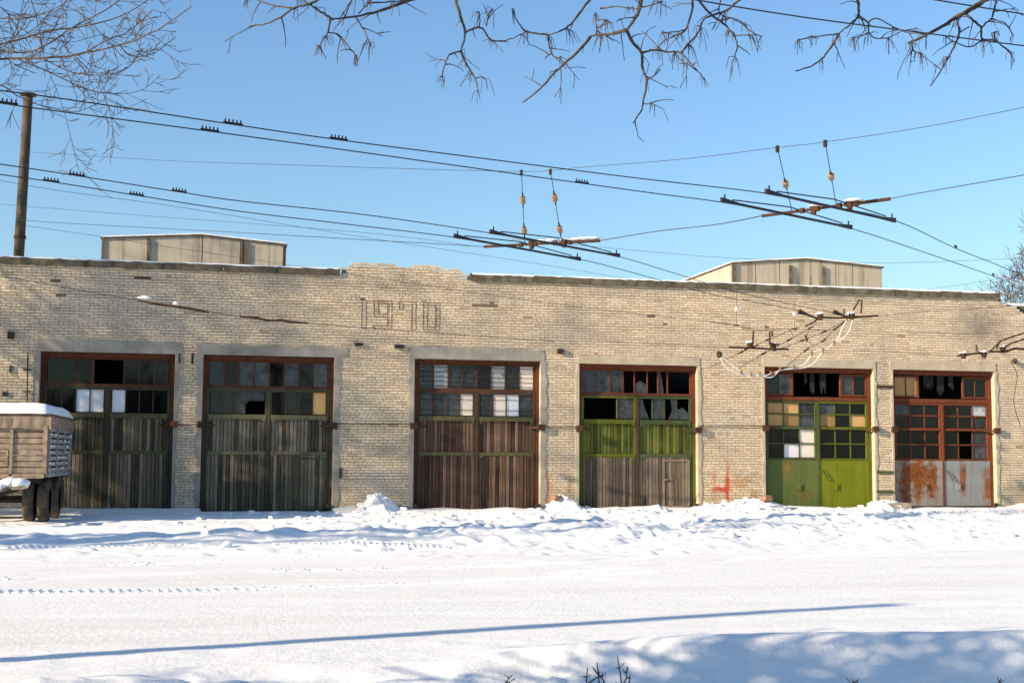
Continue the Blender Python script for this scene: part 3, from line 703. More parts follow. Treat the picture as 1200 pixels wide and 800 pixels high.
def wood_gate(i, label, fmat, jmat, tr_codes, tr_xs, wl, wr, up_mat, lo_mat, seed, grille=0, wicket=False, wicket_mat=None, lfmat=None, rfmat=None, tfr=(.035, .195), win=(.228, .372), up=(.408, .612), lo=(.638, .99), wgrille=0, rmat=None):
    root, x0, x1, zt = gate_shell(i, label); hh = zt
    frame_parts(root, x0, x1, zt, jmat, low_mat=lfmat or fmat)
    zf = lambda f_: zt*(1-f_)
    xa, xb = x0+.12, x1-.12; xm = (xa+xb)/2
    # transom
    t0, t1 = zf(tfr[1]), zf(tfr[0]); m = MB(); rectframe(m, xa, xb, t0-.05, t1+.03, .055, YF-.02, YF+.05)
    tr = m.build('transom', jmat, root)
    xs = [xa+.06+(xb-xa-.12)*q_ for q_ in tr_xs]
    pane_row(root, tr, xs, t0+.006, t1-.026, tr_codes, YF+.02, seed, fmat=jmat, grille=grille)
    MB().box(xa, xb, YF-.05, YF+.06, zf(win[0])+.045, t0-.052).build('transom_rail', fmat, root)
    for s, (wc, lf) in enumerate(((wl, lfmat or fmat), (wr, rfmat or fmat))):
        la, lb = (xa+.005, xm-.012) if s == 0 else (xm+.012, xb-.005)
        st = .085; z1 = zf(win[0])+.04; z0 = .05
        m = MB(); y0, y1 = YF-.045, YF+.03
        m.box(la, la+st, y0, y1, z0, z1); m.box(lb-st, lb, y0, y1, z0, z1)
        m.box(la+st, lb-st, y0-.004, y1, z1-.05, z1)
        rails = [MB().box(la+st-.03, lb-st+.03, y0-.03, y1, zz, zz+hgt) for zz, hgt in ((zf(up[0])+.005, zf(win[1])-zf(up[0])-.03), (zf(lo[0])+.012, zf(up[1])-zf(lo[0])-.016))]
        # corner gussets
        for zz in (zf(up[0])+.01, zf(lo[0])+.01):
            for xx, sg in ((la+st, 1), (lb-st, -1)):
                P = [(xx, zz), (xx+sg*.12, zz), (xx, zz-.10)]
                rails[0 if zz > 2.2 else 1].prism(P if sg < 0 else P[::-1], y0-.036, y0-.031)
        leaf = m.build('leaf', lf, root)
        for q_ in rails: q_.build('rail', rmat or lf, leaf)
        xs = lin(la+st+.01, lb-st-.01, len(wc)) if isinstance(wc, str) else wc
        pane_row(root, leaf, xs, zf(win[1])+.004, z1-.055, wc, YF+.012, seed+s+1, fmat=lf, grille=wgrille)
        planks(root, leaf, la+st-.002, lb-st+.002, zf(up[1])-.004, zf(up[0])+.006, up_mat[s] if isinstance(up_mat, tuple) else up_mat, seed+10+s, YF-.012)
        planks(root, leaf, la+st-.04, lb-st+.04, max(.05, zf(lo[1])), zf(lo[0])+.006, lo_mat, seed+20+s, YF-.062)
        if wicket and s == 1:
            wa, wb = la+(lb-la)*.46, lb-st-.02; wz1 = zf(lo[0])-.06
            w_ = MB(); rectframe(w_, wa, wb, .10, wz1, .05, YF-.084, YF-.064); w_.bar((wa+.02, YF-.1, .95), (wa+.14, YF-.1, .95), .05)
            w_.build('wicket_door', wicket_mat or lf, leaf)
    MB().box(xm-.045, xm+.045, YF-.085, YF-.05, .05, zf(win[0])+.02).build('meeting_stile', fmat, root)
    MB().tube([(xm+.06, YF-.11, .05), (xm+.06, YF-.11, .5)], .02, 6).bar((xm+.02, YF-.1, .45), (xm+.10, YF-.1, .45), .05).build('drop_bolt', 'dark_iron', root)
    hinge_set(root, x0, x1, zt*(1-.445))
    return root
u8 = lin(0, 1, 8)
g1 = wood_gate(0, 'olive grey board gate half hidden behind the parked trailer, three white panes', 'olive_frame', 'rusty_steel', 'ddd..ddd', u8, 'ddwk', 'wddd', 'olive_boards', 'olive_boards', 100, rmat='rail_olive')
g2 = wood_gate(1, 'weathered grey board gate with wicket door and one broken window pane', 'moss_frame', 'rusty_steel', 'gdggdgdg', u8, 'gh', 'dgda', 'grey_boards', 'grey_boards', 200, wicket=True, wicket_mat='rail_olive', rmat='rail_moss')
g3 = wood_gate(2, 'reddish brown board gate with rods across its window panes', 'brown_frame', 'rusty_steel', 'gpggdpgc', u8, 'gggc', 'gcwg', 'brown_boards', 'brown_boards', 300, grille=5, wgrille=2, rmat='rail_olive')
g4 = wood_gate(3, 'board gate with bright green upper panels and bare grey boards below', 'brown_frame', 'red_lead_frame', 'ggg.b.b.', [0, .125, .25, .375, .48, .60, .70, .79, 1.0], '..g', 'bgbb', 'green_boards', 'bare_boards', 400, wicket=True, wicket_mat='bare_boards', lfmat='green_frame', rfmat='dark_green_frame')
def sheet_gate(i, label, jmat, lf, sheets, codes, tcodes, seed, bottom=.04):
    root, x0, x1, zt = gate_shell(i, label)
    frame_parts(root, x0, x1, zt, jmat, .10, .15, lf[1])
    zf = lambda f_: zt*(1-f_); xa, xb = x0+.12, x1-.12; xm = (xa+xb)/2
    t0, t1 = zf(.20), zf(.04)
    MB().box(xa, xb, YF-.05, YF+.06, zf(.232), zf(.205)).build('transom_rail', jmat, root)
    for s in (0, 1):
        la, lb = (xa+.005, xa+(xb-xa)*.27) if s == 0 else (xb-(xb-xa)*.27, xb-.005)
        m = MB(); rectframe(m, la, lb, t0+.005, t1, .06, YF-.02, YF+.05); tr = m.build('transom_window', jmat, root)
        pane_row(root, tr, lin(la+.06, lb-.06, 2), t0+.07, t1-.06, tcodes[s], YF+.015, seed+s, fmat=jmat)
    # rags hanging in the open middle of the transom
    g = random.Random(seed)
    for k in range(4):
        x = xa+(xb-xa)*g.uniform(.29, .62); ln = g.uniform(.35, .72); wd = g.uniform(.06, .26); n = 6
        P = [(x, t1+.02), (x+wd, t1+.02)]+[(x+wd*(1-q_/n)+g.uniform(-.02, .02), t1-ln*g.uniform(.55, 1)) for q_ in range(n+1)]
        MB().prism(P, YF+.06+.02*k, YF+.066+.02*k).build('torn_cloth', 'curtain_cloth', root)
    rows = [(.252, .322), (.332, .412), (.437, .530), (.540, .632)]
    for s in (0, 1):
        la, lb = (xa+.005, xm-.014) if s == 0 else (xm+.014, xb-.005); st = .075; z1 = zf(.236)
        m = MB(); y0, y1 = YF-.045, YF+.03
        m.box(la, la+st, y0, y1, bottom, z1); m.box(lb-st, lb, y0, y1, bottom, z1); m.box(la+st, lb-st, y0, y1, z1-.06, z1)
        m.box(la+st, lb-st, y0-.01, y1, zf(.434), zf(.415)); m.box(la+st, lb-st, y0, y1, zf(.648), zf(.636))
        for fa in (.327, .535): m.box(la+st, lb-st, y0+.02, y1, zf(fa)-.02, zf(fa)+.02)
        leaf = m.build('leaf', lf[s], root)
        xs = lin(la+st, lb-st, 3)
        for r_, (fa, fb) in enumerate(rows):
            pane_row(root, leaf, xs, zf(fb), zf(fa), codes[s][r_], YF+.012, seed+r_+s*7, fmat=lf[s])
        sp = la+(lb-la)*(.66 if s == 0 else .36)
        for pa, pb in ((la+.004, sp-.004), (sp+.004, lb-.004)):
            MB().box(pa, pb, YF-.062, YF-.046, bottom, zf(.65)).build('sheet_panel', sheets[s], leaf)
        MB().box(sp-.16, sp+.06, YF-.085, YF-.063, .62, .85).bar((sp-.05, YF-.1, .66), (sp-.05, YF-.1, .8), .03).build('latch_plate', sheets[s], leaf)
        if s == 1: MB().tube([(la+.12, YF-.07, 1.25), (la+.12, YF-.12, 1.22), (la+.30, YF-.12, .98), (la+.30, YF-.07, .95)], .014, 6).build('handle', 'dark_iron', leaf)
    MB().box(xm-.035, xm+.035, YF-.085, YF-.063, bottom, zf(.24)).build('meeting_stile', lf[1] if i == 5 else 'dark_green_frame', root)
    hinge_set(root, x0, x1, zt*(1-.43))
    return root
g5 = sheet_gate(4, 'lime green sheet metal gate with many small panes', 'red_lead_frame', ('dark_green_frame', 'green_frame'), ('shaded_teal_sheet', 'lime_sheet'),  # left leaf's darker sheet and frame carry jamb shade in their colour
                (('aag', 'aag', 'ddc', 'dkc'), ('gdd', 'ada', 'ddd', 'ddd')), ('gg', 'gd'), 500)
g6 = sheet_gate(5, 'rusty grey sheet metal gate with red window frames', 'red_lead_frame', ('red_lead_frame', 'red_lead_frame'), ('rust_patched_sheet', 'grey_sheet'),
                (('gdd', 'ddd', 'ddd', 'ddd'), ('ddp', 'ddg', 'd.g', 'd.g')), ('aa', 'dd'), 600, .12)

# ------------------------------------------------------------------ blocks and rubble at the foot of the wall
a = fac(1046, 597)
kb = MB().prism([(20.30, -.05), (21.18, -.05), (21.16, .24), (20.9, .27), (20.34, .25)], -.75, -.2).build('kerb_block', 'kerb_concrete')
tag(kb, 'short concrete kerb block lying at the foot of the narrow pier', 'concrete block')
ks = MB().blob((20.55, -.5, .27), (.3, .2, .06), 4).build('snow_cap', 'snow', kb, True); tag(ks, kind='stuff')
rb = MB().blob((9.65, -.62, H(9.65, -.62)+.03), (.2, .16, .09), 9, 7, 4, .3).build('rubble_lump', 'red_brick'); tag(rb, 'brownish lump of rubble in the snow beside the brown gate', 'rubble')
rb = MB().blob((16.25, -.78, H(16.25, -.78)+.05), (.28, .18, .13), 19, 7, 4, .3).build('rubble_lump', 'red_brick'); tag(rb, 'brownish lump of rubble on the snow heap beside the lime green gate', 'rubble')

# ------------------------------------------------------------------ parked trailer
TX0, TX1, TY0, TY1 = -6.47, -4.02, -5.7, -1.2
tr = thing('cargo_trailer', ((TX0+TX1)/2, -3.4, 0), 'old snow-topped wooden trailer parked in front of the olive gate', 'trailer')
MB().box(TX0+.03, TX1-.03, TY0+.03, TY1-.03, 1.08, 1.22).build('floor', 'trailer_wood', tr)
m = MB()
for x in (-5.7, -4.8): m.box(x-.06, x+.06, TY0+.2, TY1-.1, .82, 1.07)
for y in (-5.3, -4.2, -3.2, -2.0): m.box(TX0+.2, TX1-.2, y-.05, y+.05, .94, 1.075)
m.build('chassis', 'dark_iron', tr)
def slatwall(name, fixed, lo, hi, along, mat, nb, z0, z1, sign, gap=.02):
    """a board wall: one part holding each slat as its own sub-part"""
    posts = []
    for k, t_ in enumerate((0.02, .33, .66, .98)):
        c = lo+(hi-lo)*t_
        post = MB(); posts.append(post)
        if along == 'x': post.box(c-.035, c+.035, fixed-.05, fixed-.021, z0-.06, z1)
        else: post.box(fixed+.021, fixed+.05, c-.035, c+.035, z0-.06, z1)
    base = (MB().box(lo+.01, hi-.01, fixed-.012, fixed+.012, z0-.10, z0-.002) if along == 'x' else MB().box(fixed-.012, fixed+.012, lo+.01, hi-.01, z0-.10, z0-.002)).build(name, mat, tr)
    for q_ in posts: q_.build('post', mat, base)
    h = (z1-z0)/nb
    for k in range(nb):
        za, zb = z0+k*h+gap/2, z0+(k+1)*h-gap/2; w_ = .02
        if along == 'x': q_ = MB().box(lo, hi, fixed-w_+.004*(k % 2), fixed+w_, za, zb)
        else: q_ = MB().box(fixed-w_, fixed+w_-.004*(k % 2), lo, hi, za, zb)
        q_.build('slat', mat, base)
    return base
slatwall('front_board', TY0+.02, TX0, TX1, 'x', 'trailer_wood', 9, 1.18, 2.42, -1)
slatwall('side_board', TX1-.02, TY0+.045, TY1, 'y', 'frosted_wood', 9, 1.18, 2.42, 1, .05)
slatwall('side_board', TX0+.02, TY0+.045, TY1, 'y', 'frosted_wood', 9, 1.18, 2.42, -1, .05)
slatwall('rear_board', TY1-.02, TX0+.045, TX1-.045, 'x', 'trailer_wood', 9, 1.18, 2.42, 1)
# tarpaulin hood: soft arched cover hanging a little over the boards
def hood(name, mat, r, top, bot, lift=0, smooth=True, x0=TX0-.03, x1=TX1+.03, y0=TY0-.05, y1=TY1+.05):
    nx, ny = 26, 30; vs = []; fs = []
    for j in range(ny+1):
        for i in range(nx+1):
            u_, v_ = i/nx, j/ny; e = min(u_, 1-u_)*12; e2 = min(v_, 1-v_)*28
            k = min(1, e)*min(1, e2); k = k*(2-k)
            x, y = x0+(x1-x0)*u_, y0+(y1-y0)*v_
            z = bot+(top-bot)*k+.05*float(fbm(np.array(x*2.0), np.array(y*2.0), 77, 3))*(1 if k > .05 else .3)+lift
            vs.append((x, y, z))
    for j in range(ny):
        for i in range(nx):
            p_ = j*(nx+1)+i; fs.append((p_, p_+1, p_+nx+2, p_+nx+1))
    m = MB(); m.add(vs, fs); return m
m = hood('tarpaulin', 'tarpaulin', 0, 2.80, 2.46)
# hanging skirt with folds on the two seen sides
g = random.Random(4)
for (A, B_) in (((TX0-.03, TY0-.06), (TX1+.04, TY0-.06)), ((TX1+.04, TY0-.06), (TX1+.04, TY1))):
    n = 34; vs = []; fs = []
    for k in range(n+1):
        t_ = k/n; x, y = A[0]+(B_[0]-A[0])*t_, A[1]+(B_[1]-A[1])*t_; o_ = .035*math.sin(k*1.9)+g.uniform(-.015, .015)
        vs += [(x, y, 2.50), (x+(o_ if A[0] == B_[0] else 0), y-(o_*.6 if A[1] == B_[1] else 0), 2.35+.03*math.sin(k)), (x, y, 2.22+.02*math.sin(k*.35)+g.uniform(-.012, .012))]
    for k in range(n): fs += [(3*k+i+1, 3*k+4+i, 3*k+3+i, 3*k+i) for i in range(2)]
    m.add(vs, fs)
tarp = m.build('tarpaulin', 'tarpaulin', tr, True)
sm = hood('snow', 'snow', 0, 2.82, 2.57, .008, x0=TX0-.04, x1=TX1+.06, y0=TY0-.075)
tag(sm.build('snow_cover', 'snow', tarp, True), kind='stuff')
sm = MB(); g = random.Random(9)
for k in range(38):      # clumps of snow frozen onto the side boards
    y = g.uniform(TY0+.1, TY1-.1); z = 1.25+.138*g.randint(0, 8)+.02
    sm.blob((TX1+.02, y, z), (.022, g.uniform(.05, .3), g.uniform(.012, .035)), k, 7, 4, .3)
tag(sm.build('frozen_snow', 'snow', tr, True), kind='stuff')
MB().box(TX0+.1, TX0+.16, TY0-.05, TY0-.02, 1.5, 2.1).build('corner_post', 'trailer_wood', tr)
# hatch frame on the end board
fr_ = MB(); rectframe(fr_, -5.60, -4.92, 1.34, 1.72, .05, TY0-.028, TY0-.001); fr_.build('hatch_frame', 'trailer_wood', tr)
MB().box(TX1-.12, TX1-.03, TY0-.075, TY0-.051, 1.2, 2.3).build('corner_post', 'trailer_wood', tr)
MB().prism([(TX0, 1.02), (TX1-.1, 1.06), (TX1-.02, 1.16), (TX0, 1.16)], TY0-.03, TY0+.0).build('end_beam', 'trailer_wood', tr)
def wheel(x, y):
    wmk = MB(); prof = [(.30, .0), (.36, .005), (.46, .0), (.505, .03), (.515, .06), (.515, .19), (.505, .22), (.46, .25), (.36, .245), (.30, .25)]
    n = 28; vs = []; fs = []
    for k in range(n):
        a_ = 2*math.pi*k/n; lug = .008 if k % 2 else 0
        for r_, o_ in prof: rr = r_+(lug if r_ > .5 else 0); vs.append((x-.125+o_, y+rr*math.cos(a_), .51+rr*math.sin(a_)))
    P = len(prof)
    for k in range(n):
        for i in range(P-1): fs.append((k*P+i, k*P+i+1, ((k+1) % n)*P+i+1, ((k+1) % n)*P+i))
    o = wmk.add(vs, fs).build('wheel', 'rubber', tr, True)
    MB().tube([(x-.06, y, .51), (x-.06, y, .51), (x+.03, y, .51), (x+.08, y, .51)], [.05, .305, .305, .12], 18).build('rim', 'rim_steel', o)
for y in (-4.75, -2.85):
    for x in (-4.19, -4.52, -6.00, -6.33):
        if y > -3 and x in (-4.52, -6.00): continue
        wheel(x, y)
    MB().tube([(-6.4, y, .51), (-4.12, y, .51)], .06, 8).build('axle', 'dark_iron', tr)
for y in (-4.1, -2.2): MB().box(TX1-.1, TX1-.07, y-.02, y+.02, .55, 1.08).build('mudguard_stay', 'dark_iron', tr)
MB().box(TX1-.34, TX1-.02, -2.25, -2.21, .35, .95).build('mudflap', 'rubber', tr)
db = MB().bar((-5.5, -5.6, .82), (-5.1, -8.0, .62), .10).bar((-4.7, -5.6, .82), (-5.1, -8.0, .62), .10).build('drawbar', 'dark_iron', tr)
# snow-laden plank lying on the drawbar
lean = MB().bar((-6.4, -5.95, .62), (-4.45, -5.95, .86), .5, .07).build('shelf_board', 'trailer_wood', tr)
sm = MB()
for k in range(9): sm.blob((-6.2+.2*k, -5.98, .76+.024*k+.03*math.sin(k*2)), (.24, .28, .13), k+50, 9, 5, .15)
tag(sm.build('snow_cover', 'snow', lean, True), kind='stuff')

# ------------------------------------------------------------------ mast on the roof
b0, t0 = fac(22, 300, 1.5), fac(33, 113, 1.5)
dvec = (t0-b0)/(t0[2]-b0[2]); base = b0+dvec*(6.8-b0[2])
ms = thing('catenary_mast', tuple(base), 'thick rusty steel mast with a flat cap rising behind the parapet', 'mast')
MB().tube([base, base+dvec*2.2, t0], [.15, .145, .135], 14).build('shaft', 'mast_steel', ms, True)
MB().tube([t0+np.array([0, 0, .02]), t0+np.array([0, 0, .07])], [.24, .25], 14).build('cap', 'mast_steel', ms)
bb = b0+dvec*(fac(26, 278, 1.5)[2]-b0[2])
MB().tube([bb-dvec*.04, bb+dvec*.04], .175, 14).build('clamp_band', 'rusty_iron', ms)

# ------------------------------------------------------------------ overhead wires
def spline(P, n=6):
    P = [np.array(p, float) for p in P]; out = []
    for i in range(len(P)-1):
        a, b, c, d = P[max(i-1, 0)], P[i], P[i+1], P[min(i+2, len(P)-1)]
        for k in range(n):
            t_ = k/n; out.append(.5*((2*b)+(-a+c)*t_+(2*a-5*b+4*c-d)*t_**2+(-a+3*b-3*c+d)*t_**3))
    out.append(P[-1]); return out
def wire(name, label, pts, r, mat='wire_black', group=None, cat='wire', sm_=True):
    P = spline(pts) if sm_ else [np.array(p) for p in pts]
    o = MB().tube(P, r, 5).build(name, mat); return tag(o, label, cat, group), P
def splice(parent, p, d, ln=.26):
    """bolted splice clamp riding on a contact wire"""
    d = np.array(d)/np.linalg.norm(d); m = MB(); p = np.array(p)
    m.bar(p-d*ln/2+np.array([0, 0, .012]), p+d*ln/2+np.array([0, 0, .012]), .022, .03)
    for k in range(5):
        q_ = p+d*ln*(k-2)/5; m.tube([q_+np.array([0, 0, .02]), q_+np.array([0, 0, .065])], .011, 5)
    m.build('splice_clamp', 'wire_black', parent)
ZT = 5.9
Z_ = lambda *q: [atz(a, b, ZT) for a, b in q]
pa1 = Z_((-160, 88), (45, 112), (273, 146), (397, 164), (560, 185), (740, 208), (897, 226.5), (970, 241), (1050, 259), (1120, 291), (1168, 310), (1200, 324))
pa2 = Z_((-160, 100), (0, 121), (45, 127.5), (246, 154), (480, 186.5), (740, 223), (845, 237), (920, 251), (998, 268), (1090, 298), (1165, 324), (1200, 338))
pb1 = Z_((-160, 170), (0, 192.5), (90, 206), (210, 225), (280, 235.5), (430, 252), (574, 273), (650, 286), (726, 301), (790, 320))
pb1 += [atz(860, 341, 5.85), atz(930, 357, 5.8), atz(976, 366, 5.75)]
pb2 = Z_((-160, 180), (0, 204.5), (60, 213), (160, 229), (280, 247.5), (400, 262), (532, 278), (606, 291), (680, 304), (740, 319))
pb2 += [atz(830, 344, 5.85), atz(890, 355, 5.8), atz(936, 364, 5.75)]
WR = .009
wa1, _ = wire('trolley_wire', 'topmost black trolley wire, running past the mast cap to the far right tree', pa1, WR)
wa2, _ = wire('trolley_wire', 'black trolley wire just under the topmost one, the second of the upper pair', pa2, WR)
wb1, _ = wire('trolley_wire', 'upper wire of the lower trolley pair that runs to the frog before the brickwork', pb1, WR)
wb2, _ = wire('trolley_wire', 'lower wire of the lower trolley pair that runs to the frog before the brickwork', pb2, WR)
for w_, pts in ((wa1, ((273, 146), (397, 164))), (wa2, ((8, 122), (246, 154), (682, 215))), (wb1, ((90, 206), (210, 225))), (wb2, ((60, 213), (160, 229)))):
    for (a, b) in pts: splice(w_, atz(a, b, ZT), atz(a+20, b+2.9, ZT)-atz(a, b, ZT))
for (w_, a, b) in ((wa1, 1120, 291), (wa2, 1164, 323.5)): splice(w_, atz(a, b, ZT), atz(a+20, b+8, ZT)-atz(a, b, ZT), .14)
# crossing hangers: two long dark skids on the wires, tied by a rusty cross bar hung on insulators
def hanger(skids, beam, drops, label, snow):
    c = atz((beam[0][0]+beam[1][0])/2, (beam[0][1]+beam[1][1])/2, 6.0)
    rt = thing('wire_hanger', tuple(c), label, 'wire hanger', 'crossing hangers of the trolley wires')
    for (ua, va), (ub, vb) in skids:
        A, B_ = atz(ua, va, ZT+.02), atz(ub, vb, ZT+.02); d = (B_-A)/np.linalg.norm(B_-A)
        m = MB().bar(A, B_, .03, .04).prism_bar(A, d, .42).prism_bar(B_, -d, .42)
        m.tube([A+d*.1, A+d*.1+np.array([0, 0, .12])], .015, 5); m.tube([B_-d*.1, B_-d*.1+np.array([0, 0, .12])], .015, 5)
        m.tube([A+d*.3+np.array([0, 0, .05]), (A+B_)/2+np.array([0, 0, .14]), B_-d*.3+np.array([0, 0, .05])], .012, 5)
        m.build('skid_bar', 'wire_black', rt)
    A, B_ = atz(*beam[0], 6.02), atz(*beam[1], 6.02); d = (B_-A)/np.linalg.norm(B_-A); ln = np.linalg.norm(B_-A)
    bm = MB().tube([A, A+d*ln*.32], .03, 7).tube([A+d*ln*.36, A+d*ln*.6], .025, 7).tube([A+d*ln*.66, B_], .032, 7).tube([A, B_], .014, 5)
    for t_ in (.33, .45, .62, .75): bm.tube([A+d*ln*t_-d*.04, A+d*ln*t_+d*.04], .05, 7)
    bm.build('cross_bar', 'rusty_iron', rt)
    for t_ in (.42, .70): MB().tube([A+d*ln*t_+np.array([0, 0, -.10]), A+d*ln*t_+np.array([0, 0, .06])], [.045, .08], 8).build('wire_clip', 'rusty_iron', rt)
    sm = MB()
    for t_ in snow: sm.blob(A+d*ln*t_+np.array([0, 0, .06]), (.17, .07, .028), int(t_*99), 8, 5, .2)
    tag(sm.build('snow_cap', 'snow', rt, True), kind='stuff')
    return A, B_, rt
def drop(rt, P, Q, ins):
    P, Q = np.array(P), np.array(Q); d = Q-P
    MB().tube([P, Q], .008, 5).build('drop_wire', 'thin_wire', rt)
    MB().bar(P+np.array([0, 0, .03]), P-np.array([0, 0, .08]), .05).build('wire_clip', 'dark_iron', rt)
    for t_ in ins:
        c = P+d*t_; e = d/np.linalg.norm(d)
        i_ = MB().tube([c-e*.075, c-e*.07, c-e*.03, c+e*.03, c+e*.07, c+e*.075], [.03, .052, .056, .056, .052, .03], 10).build('insulator', 'porcelain', rt)
        MB().tube([c-e*.17, c-e*.07], .018, 5).build('shackle', 'dark_iron', i_); MB().bar(c+e*.07, c+e*.17, .026).build('shackle', 'dark_iron', i_)
A1, B1, hB = hanger((((532, 277), (680, 304)), ((574, 272), (726, 300))), ((567, 289), (703, 282)), None, 'trolley wire crossing hanger with snowy cross bar above the middle of the depot', (.5, .6, .72, .8, .88, .95))
A2, B2, hA = hanger((((845, 235), (998, 267)), ((897, 225), (1049, 259))), ((893, 253), (1043, 233)), None, 'trolley wire crossing hanger with rusty cross bar left of the taller wire splice', (.44, .47, .72, .75))
p611, p645 = fac(611, 201, -13.2), fac(645, 200, -13.8)
p911, p967 = fac(911, 173, -18.6), fac(967, 166.5, -19.4)
drop(hB, p611, atz(615, 285, 6.05), (.39, .82)); drop(hB, p645, atz(658, 282, 6.05), (.38, .83))
drop(hA, p911, atz(928, 247.5, 6.04), (.55,)); drop(hA, p967, atz(980, 240.5, 6.04), (.52,))
TW = .0055
mast_at = lambda u, v: fac(u, v, 1.45)
s1, _ = wire('span_wire', 'thin wavy span wire from the mast that carries the four insulator drops', [mast_at(30, 178), fac(200, 188.5, -4.5), fac(330, 193, -8), fac(500, 198.5, -11.2), p611, p645, fac(690, 195.5, -14.5), fac(800, 186.5, -16.6), p911, p967, fac(1100, 146, -21), fac(1300, 105, -23)], TW, 'thin_wire')
wire('span_wire', 'thin span wire rising from the mast band to the middle crossing hanger', [mast_at(18, 257.5), fac(85, 262, -1), fac(280, 272.5, -7), fac(420, 280.5, -10.3), A1], TW*1.3, 'thin_wire')
wire('span_wire', 'span wire stretched between the two crossing hangers', [B1, fac(770, 271, -14.4), fac(840, 263, -16.2), A2], TW*1.6, 'thin_wire')
wire('span_wire', 'span wire leaving the right crossing hanger upward past the lantern', [B2, fac(1085, 225, -19.6), fac(1300, 188, -22)], TW*1.4, 'thin_wire')
wire('feeder_wire', 'faint wire passing just above the left roof lantern, level and thin', [fac(-60, 234, -6), fac(120, 249, -7), fac(420, 272, -8), fac(560, 289, -9)], TW*.8, 'thin_wire')
wire('feeder_wire', 'faint wire with tiny clamps sloping under the lower trolley pair', [fac(-60, 200, -14), fac(60, 222, -13), fac(215, 243.5, -12), fac(420, 277, -9), fac(629, 309, -5), fac(800, 338, -3)], TW*.8, 'thin_wire')
wire('feeder_wire', 'thin wire from the mast crossing low over the 1970 brickwork', [mast_at(27, 264), fac(110, 276, -.5), fac(322, 308, -2.2), fac(450, 327, -3), fac(570, 345, -3.2), fac(700, 362, -3.2), fac(860, 380, -3)], TW, 'thin_wire')
wire('feeder_wire', 'faint level wire passing behind the hangers above the right roof lantern', [fac(600, 280, -4), fac(740, 293, -4), fac(870, 303, -4), fac(1050, 308, -4), fac(1260, 299, -4)], TW*.9, 'thin_wire')
wire('feeder_wire', 'faint wire rising beyond the right end of the parapet', [fac(1085, 339, -2), fac(1150, 330, -3), fac(1260, 309, -4)], TW*.9, 'thin_wire')
W_ = lambda *q: [atz(a, b, 6.6) for a, b in q]
wire('trolley_wire', 'black overhead wire passing behind the bare branches at the top', W_((700, -22), (820, 1), (945, 21), (1075, 38), (1200, 54), (1300, 66)), .0085)
wire('trolley_wire', 'black overhead wire cutting across the top right corner of the sky', W_((1000, -17), (1095, 0), (1200, 17), (1300, 33)), .0085)

# loose rusty span bars before the left brickwork
sb = thing('span_bar', tuple(fac(262, 366, -3.5)), 'crooked rusty span bar with bits of snow hanging before the left brickwork', 'span bar')
yb_ = -3.5
for seg in (((162, 352), (185, 356.5), (205, 359), (222, 361.5), (245, 366)), ((281, 371), (300, 372), (312, 375.5), (330, 375), (340, 377), (361, 378.5))):
    MB().tube([fac(a, b, yb_) for a, b in seg], [.02, .04, .03, .045, .03][:len(seg)] if len(seg) == 5 else [.025, .04, .03, .045, .03, .03], 6).build('bar', 'rusty_iron', sb)
MB().tube(spline([fac(-40, 316, -3), fac(22, 327, yb_), fac(162, 352, yb_), fac(270, 369, yb_), fac(385, 380.5, yb_), fac(440, 385, -3), fac(650, 400, -1)]), .009, 5).build('carrier_wire', 'thin_wire', sb)
sm = MB().blob(fac(167, 351, yb_)+np.array([.06, 0, .05]), (.17, .07, .04), 3).blob(fac(206, 357, yb_)+np.array([0, 0, .04]), (.07, .06, .045), 5)
tag(sm.build('snow_cap', 'snow', sb, True), kind='stuff')

# ------------------------------------------------------------------ trolley frogs before the right brickwork
def frog(label, y, bar, heads, arms, snow, tri=None):
    c = fac(*bar[0], y); rt = thing('trolley_frog', tuple(c), label, 'trolley switch', 'trolley wire switches')
    P = [fac(a, b, y) for a, b in bar]
    MB().tube(P, .032, 7).build('carrier_bar', 'rusty_iron', rt)
    for q_ in heads:
        PP = [fac(a, b, y) for a, b in q_]
        MB().tube(PP, [.075]+[.035]*(len(PP)-1), 7).build('skid', 'dark_iron', rt)
    for q_ in arms:
        PP = [fac(a, b, y-.1) for a, b in q_]; MB().tube(PP, .026, 6).build('arm', 'rusty_iron', rt)
    sm = MB()
    for a, b, s in snow:
        p_ = fac(a, b, y); MB().tube([p_-np.array([0, 0, .10]), p_+np.array([0, 0, .07])], [.06, .11], 9).build('frog_body', 'rusty_iron', rt)
        sm.blob(p_+np.array([0, -.02, .09]), (.14*s, .10, .04), int(a), 9, 5, .3)
    tag(sm.build('snow_cap', 'snow', rt, True), kind='stuff')
    return rt
yf = -2.7
f1 = frog('trolley switch with bent triangular bracket before the right brickwork', yf, [(958, 371.5), (980, 372.5), (1000, 371.5), (1029, 370)],
          [((936, 364.5), (947, 369), (960, 374)), ((977, 365), (986, 368.5), (995, 372.5))],
          [((958, 374), (953, 378), (944, 382)), ((993, 374), (985, 381), (976, 387)), ((1000, 363), (1007, 351.5), (1010, 352), (1009, 367)), ((989, 368), (989, 362))], [(961, 371, 1), (998, 370.5, 1)])
wire('span_wire', 'thin wire leading right from the bracketed trolley switch along the brickwork', [fac(1029, 370, yf), fac(1100, 364, -2.6), fac(1260, 355, -2.4)], TW, 'thin_wire')
f2 = frog('trolley switch on a level rusty bar with two snow lumps', yf-.4, [(854, 406.8), (880, 407.5), (905, 409), (924, 409)], [], [((882, 402), (883, 387)), ((902, 404), (902, 389), (905, 388), (905, 394)), ((903, 402), (913, 404)), ((872, 410), (888, 404))], [(879, 404.5, 1), (906, 406.5, .8)])
wire('span_wire', 'thin wire holding the level trolley switch bar before the brickwork', [fac(700, 399, -2.2), fac(830, 406, -3), fac(854, 406.8, yf-.4)], TW, 'thin_wire')
